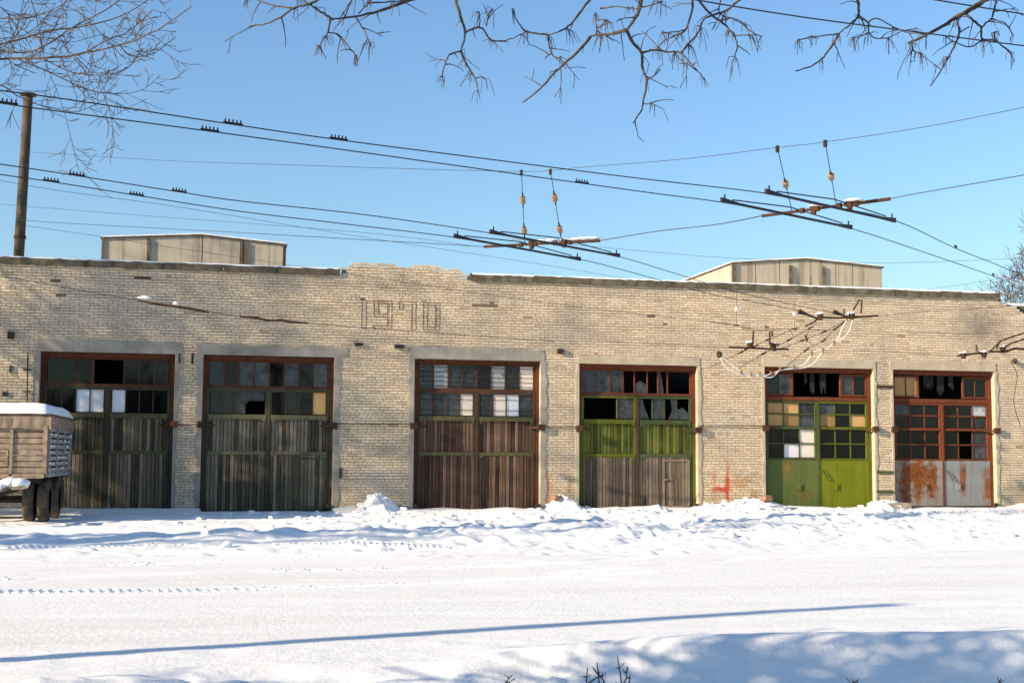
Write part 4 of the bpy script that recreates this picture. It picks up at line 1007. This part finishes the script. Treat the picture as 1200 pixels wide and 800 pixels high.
f3 = frog('trolley switch hanging before the rusty grey gate at the right end', -3.4, [(1122, 417), (1140, 414.5), (1160, 412), (1178, 412), (1190, 408), (1215, 410)], [],
          [((1145, 412), (1144, 404)), ((1160, 412), (1173, 399), (1200, 390), (1215, 388)), ((1172, 411), (1185, 402), (1215, 393)), ((1168, 409), (1171, 400))], [(1129, 416.5, 1), (1153, 415.5, .9), (1175, 409.5, .6)])
wire('span_wire', 'thin wire along the upper brickwork above the right end gates', [fac(1060, 388, -1.5), fac(1140, 391, -2.8), fac(1180, 388, -3), fac(1260, 384, -3.3)], TW, 'thin_wire')
wire('span_wire', 'thin wire leading left from the switch before the rusty grey gate', [fac(1000, 410, -1.2), fac(1070, 414, -2.4), fac(1122, 417, -3.4)], TW, 'thin_wire')
# slack secondary wires with little clips between the switches
sl = thing('slack_wires', tuple(fac(930, 390, -3)), 'slack span wires with small clips tangled between the two trolley switches', 'wire')
for q_ in (((830, 377), (862, 381), (884, 386), (906, 386), (930, 385.5), (960, 387), (985, 387)), ((867, 431), (895, 414), (925, 398), (950, 384), (960, 377)), ((905, 412), (940, 399), (965, 389), (990, 376)),
           ((863, 341), (863, 380)), ((931, 352), (931, 388)), ((925, 386), (930, 394)), ((940, 396), (952, 404)), ((915, 435), (945, 410), (965, 399), (975, 388)), ((948, 386), (945, 396)), ((830, 431), (868, 413), (900, 398), (940, 381))):
    MB().tube(spline([fac(a, b, -3) for a, b in q_], 4), .009, 5).build('strand', 'thin_wire', sl)
for (a, b), tl_ in (((863, 381), .0), ((931, 385.5), .0), ((895, 414), -.5), ((925, 398), -.5), ((950, 384), -.4), ((940, 399), -.35), ((965, 389), -.4), ((945, 410), -.6), ((965, 399), -.6), ((900, 398), -.35), ((868, 413), -.4), ((945, 396), 1.2)):
    p_ = fac(a, b, -3); d_ = np.array([math.cos(tl_), 0, -math.sin(tl_)])*.085; MB().bar(p_-d_, p_+d_, .045).build('clip', 'rusty_iron', sl)
for (a, b) in ((863, 362), (931, 368)):
    p_ = fac(a, b, -3); MB().tube([p_-np.array([0, 0, .07]), p_, p_+np.array([0, 0, .07])], [.03, .055, .03], 8).build('insulator', 'porcelain_white', sl, True)
wc = thing('white_cable', tuple(fac(900, 440, -3.2)), 'slack pale cable looping before the top of the lime green gate', 'cable')
for q_ in (((844, 416.5), (848, 427), (856, 434), (868, 438), (877, 440.5), (890, 439), (899, 442), (906, 441), (914, 434), (930, 431), (942, 427), (951, 416), (956, 411), (966, 410), (977, 403), (988, 396), (995, 388), (999, 375)),
           ((844, 416.5), (858, 427), (868, 435), (880, 440), (896, 440), (903, 438), (918, 433), (932, 432), (946, 430), (956, 423), (964, 412), (972, 406), (982, 397), (986, 386), (992, 375))):
    MB().tube(spline([fac(a, b, -3.2) for a, b in q_], 4), .016, 6).build('strand', 'white_cable', wc, True)
for (a, b) in ((868, 436), (880, 438.5), (890, 437.5), (914, 432), (930, 430), (951, 414), (964, 410.5), (977, 401.5), (903, 437)):
    p_ = fac(a, b, -3.22); MB().bar(p_-np.array([0, 0, .06]), p_+np.array([.01, 0, .06]), .05).build('clip', 'porcelain', wc)
p_ = fac(843, 415, -3.2); MB().blob(p_, (.09, .07, .1), 3, 8, 5, .15).build('terminal_box', 'rusty_iron', wc)
tag(MB().tube(spline([fac(1184, 424, -.25), fac(1192, 440, -.2), fac(1188, 470, -.15), fac(1196, 500, -.1)]), .012, 5).build('hanging_cable', 'dark_iron'), 'dark cable hanging down the brickwork right of the last gate', 'cable')
p_ = fac(1189, 423, -.1); tag(MB().blob(p_, (.08, .1, .09), 5, 8, 5, .1).build('wall_insulator', 'dark_iron'), 'small dark insulator knob on the brickwork right of the last gate', 'insulator')

# ------------------------------------------------------------------ bare trees
def rand_perp(d, g):
    v_ = Vector((g.uniform(-1, 1), g.uniform(-1, 1), g.uniform(-1, 1))); v_ = v_-d*v_.dot(d)
    return v_.normalized() if v_.length > .01 else d.orthogonal().normalized()
def grow(m, p, d, ln, r, lev, g, droop=0.0, dens=1.0, minr=.003, rs=1.0):
    p = Vector(map(float, p)); d = Vector(map(float, d)).normalized(); n = 5 if lev > 1 else 4; pts = [p.copy()]; rad = [r]; q = p.copy()
    for k in range(n):
        d = (d+rand_perp(d, g)*.16+Vector((0, 0, -droop if lev < 3 else .02))).normalized(); q = q+d*ln/n; pts.append(q.copy()); rad.append(max(minr, r*(1-.75*(k+1)/n)))
    m.tube(pts, rad, 6 if lev > 2 else (4 if lev > 1 else 3), False)
    if lev <= 0: return
    cnt = max(1, int((3+lev*.8)*dens*g.uniform(.8, 1.25)))
    for k in range(cnt):
        t_ = g.uniform(.25, 1.0); i = min(n-1, int(t_*n)); pp = pts[i].lerp(pts[i+1], t_*n-i)
        dd = ((pts[i+1]-pts[i]).normalized()*g.uniform(.5, 1.0)+rand_perp(d, g)*g.uniform(.45, .9)+Vector((0, 0, .12))).normalized()
        grow(m, pp, dd, ln*g.uniform(.4, .68), max(minr, rad[i]*.58), lev-1, g, droop, dens, minr)
def bare_tree(name, label, base, h, r, seed, lev=4, spread=.55, mat='bark', tmat='twig_bark', nl=9, dens=1.0, minr=.006, group=None):
    g = random.Random(seed); rt = thing(name, tuple(base), label, 'tree', group)
    pts = [Vector(base)-Vector((0, 0, .15))]; q = Vector(base); rad = [r*1.3]; d = Vector((0, 0, 1))
    for k in range(7):
        d = (d+Vector((g.uniform(-.06, .06), g.uniform(-.06, .06), .1))).normalized(); q = q+d*h*.8/7; pts.append(q.copy()); rad.append(r*(1-.11*(k+1)))
    MB().tube(pts, rad, 10).build('trunk', mat, rt, True)
    m = MB()
    for k in range(nl):
        t_ = .28+.72*k/nl; i = min(6, int(t_*7)); pp = pts[i].lerp(pts[i+1], t_*7-i); a_ = k*2.4+g.uniform(-.5, .5)
        dd = (math.cos(a_)*spread, math.sin(a_)*spread, .75); grow(m, pp, dd, h*g.uniform(.28, .42)*(1.15-.4*t_), rad[i]*.5, lev-1, g, 0, dens, minr)
    grow(m, pts[-1], (0, 0, 1), h*.25, rad[-1]*.8, lev-1, g, 0, dens, minr)
    tag(m.build('crown', tmat, rt), kind=None); return rt
def limbs(m, polys, dist, g, r0, minr, lev, ln, dens, droop, jit=.5, sides=5):
    """hand-shaped limbs: each a list of sight points; depth wanders so that the limb is a real 3-D branch"""
    for q_ in polys:
        r1 = q_[0] if isinstance(q_[0], (int, float)) else r0; pts_ = q_[1:] if isinstance(q_[0], (int, float)) else q_
        d0 = dist+g.uniform(-jit, jit); sl_ = g.uniform(-.35, .35); n = len(pts_)
        P = [dep(a, b, d0+sl_*k) for k, (a, b) in enumerate(pts_)]; P = spline(P, 4)
        k_ = len(P); rad = [max(minr, r1*(1-.68*i/(k_-1))) for i in range(k_)]
        P = [p+np.array([g.uniform(-1, 1), g.uniform(-1, 1), g.uniform(-1, 1)])*r1*.35 for p in P]
        m.tube(P, rad, sides)
        for i in range(1, k_):
            if g.random() < dens:
                dd = Vector(P[i]-P[i-1]).normalized(); dd = (dd*g.uniform(.3, .9)+rand_perp(dd, g)*.8+Vector((0, 0, -droop))).normalized()
                grow(m, P[i], dd, ln*g.uniform(.5, 1.2), max(minr, rad[i]*.5), lev, g, droop*.3, .8, minr)
        yield P

# tree left of the view: its crown reaches into the top left corner of the sky
g = random.Random(31)
tl = thing('bare_tree', (-9.6, -13.4, 0), 'bare tree whose fine drooping twigs hang over the mast cap', 'tree', None)
P = [Vector((-9.6, -13.4, -.15)), Vector((-9.55, -13.4, 3)), Vector((-9.4, -13.2, 6.5)), Vector((-9.3, -13.1, 10)), Vector((-9.2, -13, 14))]
MB().tube(P, [.42, .36, .28, .18, .06], 10).build('trunk', 'bark', tl, True)
m = MB()
TLP0 = [(.04, (0, 69), (60, 68), (100, 62), (145, 52), (185, 35), (224, 8)), (.035, (0, 60), (40, 60), (90, 30), (130, 8), (152, -15)), (.035, (0, 52), (60, 36), (110, 29), (150, 15), (185, -8)),
       (.02, (22, 70), (60, 86), (100, 104), (130, 110), (165, 106), (188, 88)), (.02, (52, 70), (85, 85), (120, 88), (150, 80), (165, 58)), (.014, (33, -12), (45, 30), (50, 60), (60, 90), (75, 130), (85, 170), (92, 198)),
       (.016, (75, 55), (100, 78), (115, 98), (128, 128), (133, 156)), (.022, (0, 100), (20, 112), (45, 123), (85, 131), (110, 124), (124, 114)), (.022, (0, 22), (40, 20), (80, 2), (100, -12)), (.018, (0, 8), (20, 30), (45, 44), (80, 50), (120, 40)),
       (.018, (140, 52), (150, 64), (170, 66), (192, 56)), (.016, (10, 55), (30, -10)), (.02, (100, 62), (130, 45), (150, 38), (180, 12)), (.016, (5, 45), (30, 40), (70, 10), (84, -14))]
TLP = [(q_[0]*.72,)+(((-28, q_[1][1]+4),)+q_[1:] if q_[1][0] <= 12 else q_[1:]) for q_ in TLP0]
st = list(limbs(m, TLP, 26.5, g, .03, .0065, 1, .62, .85, .0, .8))
for P_, q_ in zip(st, TLP):
    if q_[1][0] < 0:
        s_ = P_[0]
        if np.linalg.norm(s_[:2]-np.array([-9.3, -13.1])) > .5 and s_[2] < 14: m.tube(spline([(-9.3, -13.15, max(5.0, s_[2]-1.6)), (s_*.5+np.array([-9.3, -13.15, s_[2]-.6])*.5), s_], 4), [.07-(.07-q_[0])*k_/8 for k_ in range(9)], 5)
for k in range(6):
    grow(m, P[3], (math.cos(k*1.05), math.sin(k*1.05), .8), 3.2, .07, 3, g, 0, .8, .006)
m.build('crown', 'twig_bark', tl)

# tree the camera stands under: gnarled twigs with hanging seed stalks along the top
g = random.Random(57)
to = thing('bare_tree', (3.4, -41.6, H(3.4, -41.6)), 'bare knotty tree whose dark dangling twigs cross the top of the sky', 'tree', None)
P = [Vector((3.4, -41.6, -.3)), Vector((3.3, -41.4, 2)), Vector((3.2, -41.0, 4.2)), Vector((3.1, -40.4, 6.4)), Vector((3.2, -39.8, 8.6))]
MB().tube(P, [.30, .25, .2, .15, .09], 10).build('trunk', 'bark', to, True)
m = MB()
TOP = [(.021, (492, -4), (460, 8), (430, 17), (390, 23)), (.012, (390, 23), (376, 14), (362, 5), (350, -4)), (.013, (378, -3), (362, 5), (345, 10), (318, 26), (292, 31)), (.011, (345, 10), (318, 6), (293, -3)),
       (.010, (387, 22), (384, 38), (378, 48), (374, 55)), (.008, (384, 38), (397, 41), (408, 54), (416, 64)), (.008, (417, 20), (426, 35), (434, 50)), (.009, (404, 21), (410, 6), (416, -6)), (.008, (420, 16), (432, 4), (437, -6)), (.010, (430, 4), (448, 3), (470, 1), (486, -3)),
       (.020, (533, -5), (538, 14), (545, 39), (540, 60)), (.010, (540, 60), (526, 65), (521, 78), (518, 90)), (.013, (540, 60), (548, 78), (557, 92), (560, 106)), (.007, (557, 92), (565, 90)), (.012, (545, 39), (556, 33), (566, 34), (575, 47), (590, 48), (603, 44), (617, 37)), (.007, (562, 32), (562, 15)), (.007, (570, 30), (572, 20), (577, 11)),
       (.016, (694, -4), (672, 25), (658, 36), (642, 41)), (.012, (642, 41), (617, 37), (606, 24), (600, 11)), (.010, (642, 41), (645, 60), (650, 67), (657, 67)), (.007, (646, 62), (638, 69)),
       (.024, (752, -4), (748, 14), (740, 28), (734, 35)), (.019, (734, 35), (716, 40), (700, 41), (692, 43)), (.017, (692, 43), (675, 63), (652, 83), (632, 105), (613, 120)), (.009, (699, 40), (699, 28), (697, 17)), (.008, (698, 24), (711, 23)),
       (.018, (734, 35), (742, 51), (752, 62), (753, 80), (758, 94), (755, 112), (752, 128), (742, 144)), (.012, (752, 62), (766, 59), (783, 61), (797, 62), (812, 78), (824, 91)), (.008, (797, 62), (804, 56), (807, 51)), (.008, (758, 94), (768, 88), (774, 81)), (.007, (756, 122), (763, 121)), (.009, (704, 10), (725, 8), (748, 10), (776, 2)),
       (.012, (812, -4), (811, 12), (803, 35), (790, 42), (776, 50), (772, 56)), (.013, (815, -4), (830, 14), (848, 28), (860, 42), (864, 54), (861, 66)), (.012, (872, -4), (850, 13), (826, 22), (818, 38), (806, 52), (797, 62)), (.008, (845, 24), (858, 22), (872, 28), (878, 36), (892, 43)), (.008, (860, 42), (876, 41)), (.008, (845, -4), (843, 14), (850, 20)), (.007, (803, 35), (790, 38), (776, 38)),
       (.016, (1004, -6), (1006, 8), (1005, 20), (995, 30), (983, 40)), (.014, (983, 40), (972, 58), (963, 69), (948, 79), (932, 83)), (.008, (983, 40), (962, 42), (948, 44), (936, 47)), (.005, (963, 69), (964, 74)), (.011, (1005, 20), (1017, 27), (1018, 38), (1026, 45), (1041, 45)), (.008, (1017, 27), (1026, 22), (1038, 27), (1050, 33), (1062, 38), (1085, 40)), (.007, (1018, 38), (1010, 42), (1000, 45)),
       (.030, (1160, -4), (1140, 10), (1121, 20), (1100, 34), (1065, 51)), (.013, (1121, 21), (1124, 38), (1118, 55), (1108, 74), (1098, 90), (1090, 101)), (.014, (1130, 14), (1140, 24), (1150, 33), (1151, 46), (1165, 47), (1175, 54), (1184, 61)), (.010, (1150, 33), (1157, 26), (1162, 22), (1166, 8), (1167, -6)), (.007, (1162, 22), (1178, 28), (1187, 41)), (.009, (1069, 51), (1070, 59), (1078, 63)), (.008, (1151, 46), (1138, 55), (1120, 50), (1108, 43)), (.008, (1124, 38), (1136, 32)), (.006, (1165, 47), (1165, 38))]
ends = []
D0 = 8.2
def trunk_of(polys):
    for q_ in polys:
        r1, pts_ = q_[0], q_[1:]
        P_ = [dep(a, b, D0+.5*math.sin(a*.013)+.35*math.sin(b*.05+a*.03)) for a, b in pts_]
        Q = spline(P_, 5); n = len(Q); sc_ = .64
        Q = [p_+np.array([g.uniform(-1, 1), g.uniform(-1, 1), g.uniform(-1, 1)])*.0028 for p_ in Q]; Q[0] = P_[0]
        m.tube(Q, [max(.004, r1*sc_*(1-.62*i/(n-1))*(1+.1*math.sin(i*2.1))) for i in range(n)], 6)
        ends.append((Q[-1], r1))
        for i in range(2, n-1):
            if g.random() < .13:
                dd = Vector(Q[i]-Q[i-1]).normalized(); dd = (dd*.5+rand_perp(dd, g)*.8).normalized(); grow(m, Q[i], dd, g.uniform(.07, .22), .005, 0 if g.random() < .6 else 1, g, .12, .5, .0025)
        if n > 11 and r1 < .02: ends.append((Q[n//2], .005))
trunk_of(TOP)
# seed stalks hanging from twig ends
skip = [(613, 120), (742, 144), (824, 91), (932, 83), (1090, 101), (1065, 51)]
kp = [dep(a, b, D0) for a, b in skip]
for e, r1 in ends:
    if r1 > .016 and g.random() < .7: continue
    if any(np.linalg.norm(e-k) < .12 for k in kp) or g.random() < .12: continue
    bias = g.uniform(-1, 1); ll = g.uniform(.55, 1.25)
    for k in range(g.randint(3, 9)):
        a_ = g.uniform(0, 6.28); l_ = g.uniform(.04, .13)*ll; o_ = np.array([math.cos(a_)+bias, math.sin(a_), 0])*l_*g.uniform(.1, .55); s0 = e+np.array([g.uniform(-.02, .02), g.uniform(-.02, .02), g.uniform(-.02, .025)])
        m.tube([e, s0+o_*.6-np.array([0, 0, l_*.2]), s0+o_-np.array([0, 0, l_*.9])], [.0026, .0022, .0019], 3)
# limbs from the trunk out over the camera, above the view
for (a, b), r in (((492, -4), .03), ((533, -5), .03), ((752, -4), .035), ((694, -4), .025), ((815, -4), .02), ((872, -4), .02), ((1004, -6), .025), ((1160, -4), .045), ((378, -3), .02), ((1167, -6), .016), ((845, -4), .014), ((812, -4), .014)):
    e = dep(a, b, D0+.5*math.sin(a*.013)+.35*math.sin(b*.05+a*.03)); s_ = np.array([3.15, -40.3, 6.4])
    m.tube(spline([s_, (s_*.62+e*.38)+np.array([0, 0, .9]), (s_*.25+e*.75)+np.array([0, 0, .75]), e], 5), [.11-(.11-r)*i/15 for i in range(16)], 6)
for k in range(5): grow(m, P[3], (math.cos(k*1.2+2.2)*.8, -abs(math.sin(k*1.2+2.2)), .9), 3.0, .09, 3, g, 0, .6, .006)
m.build('crown', 'dark_bark', to)

# tree beyond the right end of the depot
bare_tree('bare_tree', 'reddish twiggy tree beyond the right end of the depot', (31.7, 6.5, 0), 9.4, .2, 77, 4, .75, 'bark', 'twig_bark', 13, 1.2, .009)
# trees along the yard's left side, whose shade dapples the wall
for (x, y, h, sd_, dn, mr, lab) in ((-27, -6.6, 18, 5, .8, .02, 'tall bare poplar at the left edge of the yard, tallest of its row'), (-13.6, -3.7, 12, 6, .72, .012, 'bare poplar left of the yard, standing close to the depot wall'),
                                    (-16.6, -4.3, 13, 8, .72, .012, 'bare poplar left of the yard, second from the depot wall'),
                                    (-20.0, -6.3, 16, 12, .72, .014, 'bare poplar left of the yard, third from the depot wall')):
    bare_tree('bare_poplar', lab, (x, y, 0), h, .30, sd_, 4, .38, 'bark', 'twig_bark', 13, dn, mr, 'bare trees at the left edge of the yard')
for (x, y, h, sd_, lab) in ((-15.6, -15.9, 12, 15, 'bare roadside tree standing between the trailer and the wooden pole, stouter trunk'), (-18.8, -17.8, 11, 16, 'bare roadside tree standing between the trailer and the wooden pole, slimmer trunk')):  # unseen trees added so their trunks throw a shadow band over the yard
    bare_tree('bare_tree', lab, (x, y, 0), h, .42 if sd_ == 15 else .32, sd_, 4, .5, 'bark', 'twig_bark', 10, .7, .012, 'bare trees at the left edge of the yard')
# unseen shrubs added to shade the near snow, and a pole, left of the view
for i, (x, y, h, sd_, lab) in enumerate(((-4.4, -33.2, 4.9, 41, 'lowest dense bare shrub on the near verge, at the road edge'), (-5.4, -33.8, 5.2, 42, 'dense bare shrub on the near verge, in the middle of the knot of shrubs'), (-6.6, -33.5, 5.5, 43, 'tall dense bare shrub on the near verge closest to the wooden pole'), (-5.0, -34.6, 5.4, 44, 'dense bare shrub on the near verge, farthest back from the road'))):
    g2_ = random.Random(sd_); rt = thing('shade_shrub', (x, y, H(x, y)), lab, 'shrub', 'bare shrubs on the near verge')
    m = MB()
    for k in range(16):
        a_ = k*2.39; grow(m, (x+.25*math.cos(a_), y+.25*math.sin(a_), -.1), (math.cos(a_)*.35, math.sin(a_)*.35, 1), h*g2_.uniform(.5, .75), .045, 3, g2_, 0, 1.15, .02)
    m.build('branches', 'twig_bark', rt)
pl = MB().tube([(-10.6, -29.15, -.2), (-10.6, -29.33, 3.2), (-10.55, -29.55, 6.85)], [.15, .14, .12], 10).build('utility_pole', 'bark', None, True)
tag(pl, 'plain wooden pole on the near verge beside the bare shrubs', 'pole')

# ------------------------------------------------------------------ dry weeds in the near snow
def weed(u, v, lines, label):
    z = 0.0
    for _ in range(12): b_ = atz(u, v, z); z = .5*z+.5*H(b_[0], b_[1])
    dist = np.dot(b_-CAM, _f); rt = MB(); g3 = random.Random(int(u))
    o = np.array([b_[0], b_[1], z])
    k = dist/FPX
    for ln_ in lines:
        P_ = [o+_r*(x*k)+np.array([0, 0, 1])*(y*k)+np.array([0, 1, 0])*g3.uniform(-.03, .03) for x, y in ln_]
        rt.tube(P_, [.006]*(len(P_)-1)+[.004], 5)
        for t_ in range(3):
            e = P_[-1]*.5+P_[-2]*.5; rt.tube([e, e+np.array([g3.uniform(-.05, .05), g3.uniform(-.04, .04), g3.uniform(.0, .06)])], .004, 3)
    return tag(rt.build('dry_weed', 'dry_stalk'), label, 'weed')
weed(700, 812, [((-12, -4), (-14, 12), (-11, 34)), ((-6, -2), (2, 14), (0, 40)), ((-12, 14), (-2, 22), (6, 26)), ((0, -4), (4, 10), (18, 14)), ((-16, 0), (-24, 6)), ((4, 4), (9, 18), (3, 26))], 'dry weed stalks, the taller clump poking through the near snow')
weed(728, 813, [((0, -4), (0, 16), (-4, 44)), ((0, 8), (6, 20), (5, 28)), ((0, 2), (-6, 14), (-18, 6)), ((2, 0), (9, 16), (8, 22))], 'thin single dry weed with a forked foot in the near snow')
weed(985, 797, [((0, 0), (8, 6), (20, 14)), ((8, 6), (18, 8))], 'short twig lying slanted on the shaded near snow')
weed(590, 806, [((-4, 0), (2, 6), (10, 14)), ((2, 6), (8, 4))], 'tip of a dry twig sticking out of the shaded snow')
weed(1168, 808, [((0, 0), (3, 10), (2, 18)), ((3, 4), (10, 9))], 'small dry sprig in the snow at the shaded verge edge')
